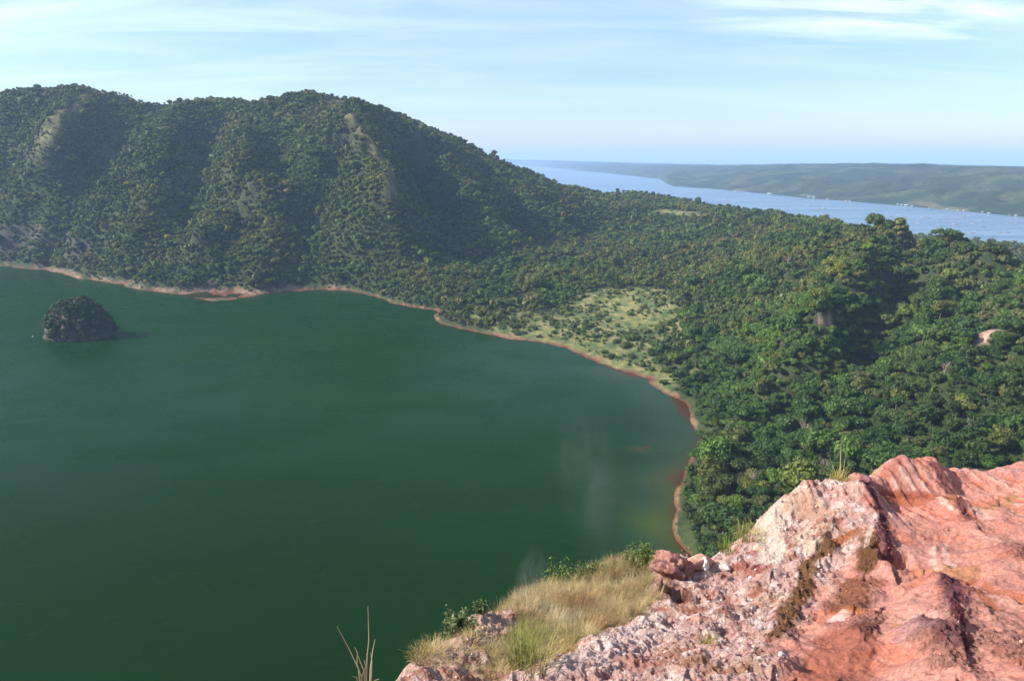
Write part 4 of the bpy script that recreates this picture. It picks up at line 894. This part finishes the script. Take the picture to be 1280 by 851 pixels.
# bigger single rocks
def rock_thing(name, px, py, size, seed, col, label, sink=.25, n=10, amp=.3):
    V, F = stone_mesh(seed, n, amp); d = np.array([mnoise.fractal(Vector(v * 5 + seed), 1, 2, 4) for v in V]); V = V * (1 + (.15 if amp > .6 else .07) * d[:, None])
    mt = attr_rock(col); o = mesh_np(name, V * size, F, mt); x, y, z = GZ(px, py); o.location = (x, y, z + size[2] * (1 - 2 * sink) * .5); o.rotation_euler = (0, 0, seed * 1.1); tag(o, label, 'rock'); return o
def attr_rock(col):
    m, t = newmat('outcrop_rock'); g = t.n('ShaderNodeNewGeometry'); n1 = t.noise(g.outputs['Position'], 7, 8, .7)
    c_ = t.ramp(n1, [(.3, tuple(v * .35 for v in col)), (.48, tuple(v * .85 for v in col)), (.7, tuple(min(1, v * 1.35 + .04) for v in col))])
    b = t.n('ShaderNodeBsdfPrincipled', Roughness=.92); b.inputs['Specular IOR Level'].default_value = .15; t.l(c_, b.inputs['Base Color'])
    bn = t.n('ShaderNodeBump', Strength=.9, Distance=.08); t.l(n1, bn.inputs['Height']); t.l(bn.outputs[0], b.inputs['Normal']); o = t.n('ShaderNodeOutputMaterial'); t.l(b.outputs[0], o.inputs[0]); return m
rock_thing('boulder', 842, 722, np.array([.46, .42, .62]), 11, (.36, .17, .14), 'knobbly dark pink boulder at the tip of the outcrop beside the dry grass', .3, 20, .7)
rock_thing('boulder', 872, 712, np.array([.42, .3, .22]), 12, (.66, .34, .23), 'smooth pale orange boulder behind the knobbly one at the tip of the outcrop', .25)
rock_thing('stone', 880, 716, np.array([.10, .12, .24]), 13, (.80, .77, .75), 'bright white upright stone on the edge of the crumbling slope', .1)
rock_thing('stone', 906, 718, np.array([.16, .14, .14]), 14, (.64, .50, .45), 'pale pink stone lying right of the white upright stone', .2)
rock_thing('boulder', 1078, 603, np.array([.28, .24, .2]), 16, (.34, .16, .15), 'dark block at the top of the sharp maroon rib next to the yellow grass', .35)
rock_thing('boulder', 1147, 793, np.array([.20, .16, .12]), 17, (.52, .30, .26), 'flat cracked block on the smooth salmon slope above the purple hump', .35)
rock_thing('stone', 975, 845, np.array([.09, .08, .07]), 18, (.66, .58, .56), 'pale rounded stone below the lower brown moss patch', .1)
rock_thing('stone', 628, 849, np.array([.09, .08, .07]), 19, (.20, .09, .09), 'dark maroon stone beside the foot of the tall green grass clump', .2)

# dry grass on the soil slope
m, t = newmat('dry_grass'); a = t.n('ShaderNodeAttribute', _attribute_name='tint', _attribute_type='INSTANCER'); g = t.n('ShaderNodeNewGeometry')
c_ = t.mixc(1.0, a.outputs['Color'], t.ramp(t.noise(g.outputs['Position'], 25, 2, .5), [(.3, (.6, .58, .55)), (.7, (1.35, 1.33, 1.3))]), 'MULTIPLY')
d = t.n('ShaderNodeBsdfDiffuse'); t.l(c_, d.inputs[0]); tr = t.n('ShaderNodeBsdfTranslucent'); t.l(c_, tr.inputs[0]); mx = t.n('ShaderNodeMixShader', i0=.35); t.l(d.outputs[0], mx.inputs[1]); t.l(tr.outputs[0], mx.inputs[2]); o = t.n('ShaderNodeOutputMaterial'); t.l(mx.outputs[0], o.inputs[0]); M_grass = m
grC = bpy.data.collections.new('grass_forms')
for i in range(6):
    V, F = blades(np.random.default_rng(700 + i), 64, [.42, .3, .5, .36, .3, .44][i], .15, [.35, .8, .25, .6, 1.0, .5][i], .0036, 5, [1.0, 1.6, .6, 1.8, 1.2, 2.2][i]); go_ = mesh_np('grass_form_%d' % i, V, F, M_grass, link=False); grC.objects.link(go_)
n_ = 60000; gx_ = rg.uniform(-3, 6, n_); gy_ = rg.uniform(7, 19.5, n_); ing = inpoly(gx_, gy_, GP); dg_ = dpoly(gx_, gy_, GP)
sdg = np.where(ing, dg_, -dg_); kk = sdg + fbm(gx_ * 1.6, gy_ * 1.6, 3, 471) * .5 > .05; kk &= fbm(gx_ * 3.2, gy_ * 3.2, 2, 474) > -.32; kk |= (rg.random(n_) < .05) & (np.hypot(gx_ - G(600, 825)[0], gy_ - G(600, 825)[1]) < 1.1)
gx_, gy_ = gx_[kk][:4000], gy_[kk][:4000]; n_ = len(gx_)
gt = mix(np.broadcast_to(L3((.42, .32, .18)), (n_, 3)).copy(), L3((.36, .22, .12)), sstep(-.1, .4, fbm(gx_ * .9, gy_ * .9, 3, 472))); gt = mix(gt, L3((.55, .47, .33)), sstep(.1, .4, fbm(gx_ * .8, gy_ * .8, 3, 473)) * .8)
cgx, cgy, _ = G(655, 815); gt = mix(gt, L3((.20, .22, .06)), np.exp(-((gx_ - cgx) ** 2 + (gy_ - cgy) ** 2) / .8) * .7); gt = mix(gt, L3((.16, .17, .08)), (rg.random(n_) < .12) * .8); gt *= rg.uniform(.8, 1.55, (n_, 1)) * [1.0, 1.04, 1.0]
gs = rg.uniform(.5, .95, n_)
o = gn_scatter('dry_grass', np.c_[gx_, gy_, fz_at(gx_, gy_)], np.c_[gs, gs, gs * rg.uniform(.8, 1.2, n_)], np.c_[rg.normal(-.1, .25, n_), rg.normal(.15, .25, n_), rg.uniform(0, 6.28, n_)], rg.integers(0, 6, n_), np.c_[gt, np.ones(n_)], grC)
tag(o, 'thick tan and rusty dry grass covering the slope beside the red rock', 'grass', kind='stuff')

def tuft(name, px, py, n, h, spread, lean, width, curl, col, seed, label, dz=0, cat='grass clump'):
    V, F = blades(np.random.default_rng(seed), n, h, spread, lean, width, 5, curl); o = mesh_np(name, V, F, M_grass); x, y, z = GZ(px, py); o.location = (x, y, z + dz); o['tint'] = list(col); tag(o, label, cat); return o
tuft('grass_clump', 652, 846, 150, .8, .2, .08, .0065, .5, (.20, .24, .055), 801, 'tall bright green grass clump in front of the dry grass')
tuft('grass_clump', 672, 848, 60, .75, .22, .3, .006, 1.2, (.42, .35, .15), 802, 'arching straw coloured grass clump right of the tall green one')
tuft('grass_clump', 622, 848, 60, .4, .2, .3, .005, 1.0, (.33, .30, .10), 803, 'low straw yellow grass clump left of the tall green one')
tuft('grass_clump', 881, 823, 110, .30, .09, .25, .0045, .8, (.34, .28, .09), 804, 'small yellow grass tuft alone on the crumbling pink slope')
tuft('grass_clump', 1046, 614, 120, .55, .2, .25, .007, .8, (.46, .40, .14), 805, 'yellow grass clump behind the sharp rib at the top of the outcrop')
tuft('grass_clump', 527, 832, 110, .3, .14, .3, .006, .9, (.32, .26, .10), 806, 'brownish grass clump on the lowest pale rock of the rim')
tuft('grass_clump', 546, 817, 80, .32, .14, .3, .006, .9, (.22, .24, .07), 807, 'short greenish grass clump just above the brownish one on the rim')
tuft('grass_clump', 935, 682, 130, .5, .35, .3, .007, .9, (.38, .35, .12), 808, 'yellowish grass clump behind the notch in the pink rim')
tuft('grass_clump', 912, 690, 90, .45, .25, .3, .007, .9, (.26, .30, .08), 809, 'greenish grass clump behind the rim between the orange boulder and the pale crumbling ledge')
tuft('grass_clump', 620, 769, 60, .30, .25, .3, .005, .9, (.28, .20, .10), 810, 'thin brown grass on top of the pale rock knob')
M_stalk = simple_mat('dry_stalk', (.46, .38, .22), .8, .15, 3)
def stalks(name, base, tips, rad, label, mat=M_stalk, cat='dry stalks'):
    parts = []
    for q_ in tips:
        p = [np.zeros(3)] + [np.array(v, float) for v in q_]; parts.append(tube(p, np.linspace(rad, rad * .25, len(p)), 5))
    V, F = join(parts); o = mesh_np(name, V, F, mat); o.location = base; tag(o, label, cat); return o
# twiggy dry plant at the lower edge: tips placed by sight line at its own distance
def PRv(px, py, r): return np.array(PR(px, py, r))
bx_ = PRv(456, 868, 6.0); bx_[2] = float(fz_at(bx_[0], bx_[1]))
def rel_(L): return [PRv(px, py, r) - bx_ for px, py, r in L]
tw = [rel_([(457, 840, 6.0), (461, 800, 6.0), (460, 757, 6.02)]), rel_([(448, 835, 6.0), (436, 810, 5.95), (421, 782, 5.9)]), rel_([(463, 835, 6.05), (466, 812, 6.1), (469, 798, 6.12)]),
      rel_([(455, 838, 6.0), (450, 826, 6), (445, 812, 6)]), rel_([(452, 846, 6.0), (446, 830, 5.97), (447, 815, 5.95), (443, 808, 5.95)]), rel_([(464, 846, 6.0), (465, 826, 6.03), (463, 815, 6.03)]),
      rel_([(458, 846, 6), (459, 822, 6.0), (458, 816, 6)]), rel_([(446, 846, 5.9), (440, 845, 5.85)]), rel_([(468, 850, 6), (474, 848, 6)]), rel_([(451, 850, 6), (457, 832, 6), (455, 824, 6)])]
stalks('dry_plant', tuple(bx_), tw, .007, 'sparse dry upright stalks at the lower edge against the green water', cat='dry plant')
x, y, z = GZ(1047, 612)
stalks('dry_stalks', (x, y, z), [[(-.15, .0, .5), (-.35, .0, .95)], [(.02, 0, .5), (-.02, 0, 1.1)], [(.1, 0, .5), (.12, 0, .9)], [(-.3, 0, .35), (-.62, 0, .7)], [(.05, .1, .5), (.0, .1, 1.3)]], .009, 'tall thin straw stalks rising from the yellow grass behind the rib')
x, y, z = GZ(786, 775)
stalks('dry_stalks', (x, y, z), [[(-.1, .0, .3), (-.26, .0, .75)], [(-.05, 0, .3), (-.02, 0, .6)]], .006, 'two pale straw stalks standing out of the dry grass near the rock edge')

def shrub(px, py, h, w_, seed, label, col, dz=-.1, nleaf=900):
    rg = np.random.default_rng(seed); x, y, z = GZ(px, py); e = empty('shrub', (x, y, z + dz)); tag(e, label, 'shrub'); parts = []; tips = []
    for i in range(11):
        a = rg.uniform(0, 6.28); r_ = w_ * rg.uniform(.2, 1) * .5; hh_ = h * rg.uniform(.55, 1.05); p1 = np.array([r_ * .45 * math.cos(a), r_ * .45 * math.sin(a), hh_ * .5]); p2 = np.array([r_ * math.cos(a), r_ * math.sin(a), hh_])
        parts.append(tube([(0, 0, -.1), p1, p2], [.012, .008, .003], 5)); tips.append((p1, p2))
    V, F = join(parts); mesh_np('stem', V, F, M_bark, parent=e)
    cen_, nr_ = [], []
    for i in range(nleaf):
        p1, p2 = tips[rg.integers(0, 11)]; q_ = p1 + (p2 - p1) * rg.random() ** .7; cen_.append(q_ + rg.normal(0, w_ * .09, 3)); nr_.append((rg.normal(0, .5), rg.normal(0, .5), 1))
    V, F = leaf_quads(rg, np.array(cen_), np.array(nr_), .032); o = mesh_np('foliage', V, F, M_fol, smooth=False, parent=e); o['tint'] = list(col)
shrub(572, 797, .42, .55, 61, 'bushy grey-green shrub behind the lowest pale rock of the rim', (.17, .21, .09), nleaf=900)
shrub(602, 776, .35, .3, 62, 'small leafy shrub sprig behind the pale rock knob', (.11, .15, .05), nleaf=250)
shrub(703, 732, .65, .95, 63, 'bright green leafy shrub at the top of the dry grass slope', (.10, .15, .035), nleaf=700)
shrub(735, 727, .55, .9, 64, 'light green spreading shrub between the other two above the dry grass', (.10, .145, .035), nleaf=600)
shrub(800, 712, .65, .6, 65, 'bright green shrub beside the knobbly boulder above the dry grass', (.09, .14, .035), nleaf=500)
shrub(822, 710, .4, .5, 66, 'low green shrub tucked behind the knobbly dark pink boulder', (.13, .18, .04), nleaf=500)
shrub(790, 712, .3, .7, 67, 'low dark green shrub left of the one beside the knobbly boulder', (.08, .13, .035), nleaf=500)

# faint steam from the fumaroles
def steam(px, py, r_, size, dens, seed, label):
    m, t = newmat('steam_vapour'); tc = t.n('ShaderNodeTexCoord'); nz = t.n('ShaderNodeTexNoise', Scale=1.6, Detail=4, Roughness=.65, Distortion=.8); t.l(tc.outputs['Object'], nz.inputs['Vector'])
    ln = t.n('ShaderNodeVectorMath', _operation='LENGTH'); t.l(tc.outputs['Object'], ln.inputs[0]); fall = t.math('SUBTRACT', 1.0, ln.outputs['Value'])
    k = t.math('MULTIPLY', t.math('MAXIMUM', t.math('SUBTRACT', nz.outputs[0], .42), 0.0), t.math('MAXIMUM', fall, 0.0)); pv = t.n('ShaderNodeVolumePrincipled'); pv.inputs['Color'].default_value = (.95, .96, .97, 1); t.l(t.math('MULTIPLY', k, dens), pv.inputs['Density'])
    o = t.n('ShaderNodeOutputMaterial'); t.l(pv.outputs[0], o.inputs['Volume']); V, F = cubesphere(6); o = mesh_np('steam', V, F, m); o.location = PR(px, py, r_); o.scale = size; o.rotation_euler = (0, R(18), seed); tag(o, label, 'steam', kind='stuff')
steam(662, 728, 17.5, (.55, .4, 1.0), 1.6, 1, 'thin wisp of steam rising behind the dry grass slope')
steam(738, 600, 150, (9, 8, 17), .045, 2, 'faint column of steam drifting over the green water')
steam(790, 812, 11.5, (.5, .5, .75), 1.0, 3, 'faint steam over the dry grass beside the rock edge')
print('foreground things', round(time.time() - T0, 1))
#@@FG_END
# ------------------------------------------------------------------ light, air
EL, AZF = 34.0, -2.0            # sun height; a little ahead of due left
to_sun = Vector((-math.cos(R(EL)) * math.cos(R(AZF)), math.cos(R(EL)) * math.sin(R(AZF)), math.sin(R(EL))))
sd_ = bpy.data.lights.new('sun', 'SUN'); sd_.energy = 5.0; sd_.angle = R(.5); sd_.color = (1, .94, .85)
so = bpy.data.objects.new('sun', sd_); COL.objects.link(so); so.rotation_euler = to_sun.to_track_quat('Z', 'Y').to_euler(); so.location = (0, 0, 600)

w = bpy.data.worlds.new('World'); S.world = w; t = NT(w)
sky = t.n('ShaderNodeTexSky', _sky_type='NISHITA'); sky.sun_disc = False; sky.sun_elevation = R(EL); sky.sun_rotation = math.atan2(to_sun.x, to_sun.y) % (2 * math.pi)
sky.air_density = 1.0; sky.dust_density = .7; sky.ozone_density = 2.5; sky.altitude = 200
tc = t.n('ShaderNodeTexCoord')
sep = t.n('ShaderNodeSeparateXYZ'); t.l(tc.outputs['Generated'], sep.inputs[0])
# thin high cloud on a plane far overhead: direction / height
zz = t.math('ADD', t.math('MAXIMUM', sep.outputs[2], 0.0), .13)
cb = t.n('ShaderNodeCombineXYZ'); t.l(t.math('DIVIDE', sep.outputs[0], zz), cb.inputs[0]); t.l(t.math('DIVIDE', sep.outputs[1], zz), cb.inputs[1])
mp = t.n('ShaderNodeMapping'); mp.inputs['Rotation'].default_value = (0, 0, R(-12)); mp.inputs['Scale'].default_value = (.35, 1.0, 1); mp.inputs['Location'].default_value = (3.1, 1.7, 0); t.l(cb.outputs[0], mp.inputs[0])
n1 = t.n('ShaderNodeTexNoise', Scale=.8, Detail=8, Roughness=.6, Distortion=.6); t.l(mp.outputs[0], n1.inputs['Vector'])
n2 = t.n('ShaderNodeTexNoise', Scale=.25, Detail=3, Roughness=.5); t.l(mp.outputs[0], n2.inputs['Vector'])
cm = t.math('MULTIPLY', t.ramp(n1.outputs[0], [(.37, (0,) * 3), (.74, (1,) * 3)]), t.ramp(n2.outputs[0], [(.36, (0.22,) * 3), (.6, (1,) * 3)]))
vd = t.n('ShaderNodeVectorMath', _operation='SUBTRACT'); t.l(cb.outputs[0], vd.inputs[0]); vd.inputs[1].default_value = (1.45, 2.9, 0)
vm = t.n('ShaderNodeVectorMath', _operation='MULTIPLY'); t.l(vd.outputs[0], vm.inputs[0]); vm.inputs[1].default_value = (.9, .8, 0); vl = t.n('ShaderNodeVectorMath', _operation='LENGTH'); t.l(vm.outputs[0], vl.inputs[0])
n3 = t.n('ShaderNodeTexNoise', Scale=3.0, Detail=9, Roughness=.6, Distortion=.4); mp3 = t.n('ShaderNodeMapping'); mp3.inputs['Rotation'].default_value = (0, 0, R(10)); mp3.inputs['Scale'].default_value = (.35, 1.3, 1); t.l(cb.outputs[0], mp3.inputs[0]); t.l(mp3.outputs[0], n3.inputs['Vector'])
cs = t.math('MULTIPLY', t.ramp(vl.outputs['Value'], [(.15, (1,) * 3), (.95, (0,) * 3)]), t.ramp(n3.outputs[0], [(.38, (0,) * 3), (.66, (1,) * 3)]))
wsp = t.n('ShaderNodeTexNoise', Scale=1.7, Detail=9, Roughness=.62, Distortion=.5); mp4 = t.n('ShaderNodeMapping'); mp4.inputs['Rotation'].default_value = (0, 0, R(-22)); mp4.inputs['Scale'].default_value = (.3, 1.0, 1); t.l(cb.outputs[0], mp4.inputs[0]); t.l(mp4.outputs[0], wsp.inputs['Vector'])
left = t.ramp(t.math('MULTIPLY', sep.outputs[0], -1.0), [(0.0, (.42,) * 3), (.55, (1,) * 3)])
wisps = t.math('MULTIPLY', t.math('ADD', t.math('MULTIPLY', t.ramp(wsp.outputs[0], [(.40, (0,) * 3), (.68, (1,) * 3)]), .62), .14), left)
cm = t.math('MAXIMUM', t.math('MAXIMUM', t.math('MULTIPLY', cm, .75), cs), wisps)
hz_t = t.ramp(sep.outputs[2], [(0.0, (.84, .85, .98)), (.10, (.70, .78, .93)), (.34, (.96, .98, 1.0))])
skc = t.mixc(1.0, sky.outputs[0], hz_t, 'MULTIPLY')
cl = t.mixc(t.math('MULTIPLY', t.math('MULTIPLY', cm, t.ramp(sep.outputs[2], [(.02, (.15,) * 3), (.16, (1,) * 3)])), .7), skc, (8.2, 8.3, 9.2))
bg = t.n('ShaderNodeBackground', Strength=.125); t.l(cl, bg.inputs[0]); o = t.n('ShaderNodeOutputWorld'); t.l(bg.outputs[0], o.inputs[0])

HZ = 0.61e-4
m, t = newmat('haze_air')
pv = t.n('ShaderNodeVolumePrincipled', Density=HZ, Anisotropy=0.0); pv.inputs['Color'].default_value = (.47, .66, .98, 1)
o = t.n('ShaderNodeOutputMaterial'); t.l(pv.outputs[0], o.inputs['Volume'])
zl, zh, ex = -45.0, 440.0, 64000.0
Vh = [(x, y, z) for z in (zl, zh) for y in (-ex, ex) for x in (-ex, ex)]
Fh = [(0, 2, 3, 1), (4, 5, 7, 6), (0, 1, 5, 4), (2, 6, 7, 3), (0, 4, 6, 2), (1, 3, 7, 5)]
hz = mesh_np('haze', Vh, Fh, m, smooth=False); tag(hz, 'thin blue haze lying over the lakes and hills', 'haze', kind='stuff')

S.view_settings.view_transform = 'Standard'; S.view_settings.look = 'None'; S.view_settings.exposure = .8; S.view_settings.gamma = 1
c = S.cycles
c.max_bounces = 4; c.diffuse_bounces = 2; c.glossy_bounces = 2; c.transmission_bounces = 2; c.transparent_max_bounces = 8; c.volume_bounces = 2
c.use_denoising = True; c.denoiser = 'OPENIMAGEDENOISE'
c.caustics_reflective = False; c.caustics_refractive = False
c.volume_max_steps = 256
print('done', round(time.time() - T0, 1))
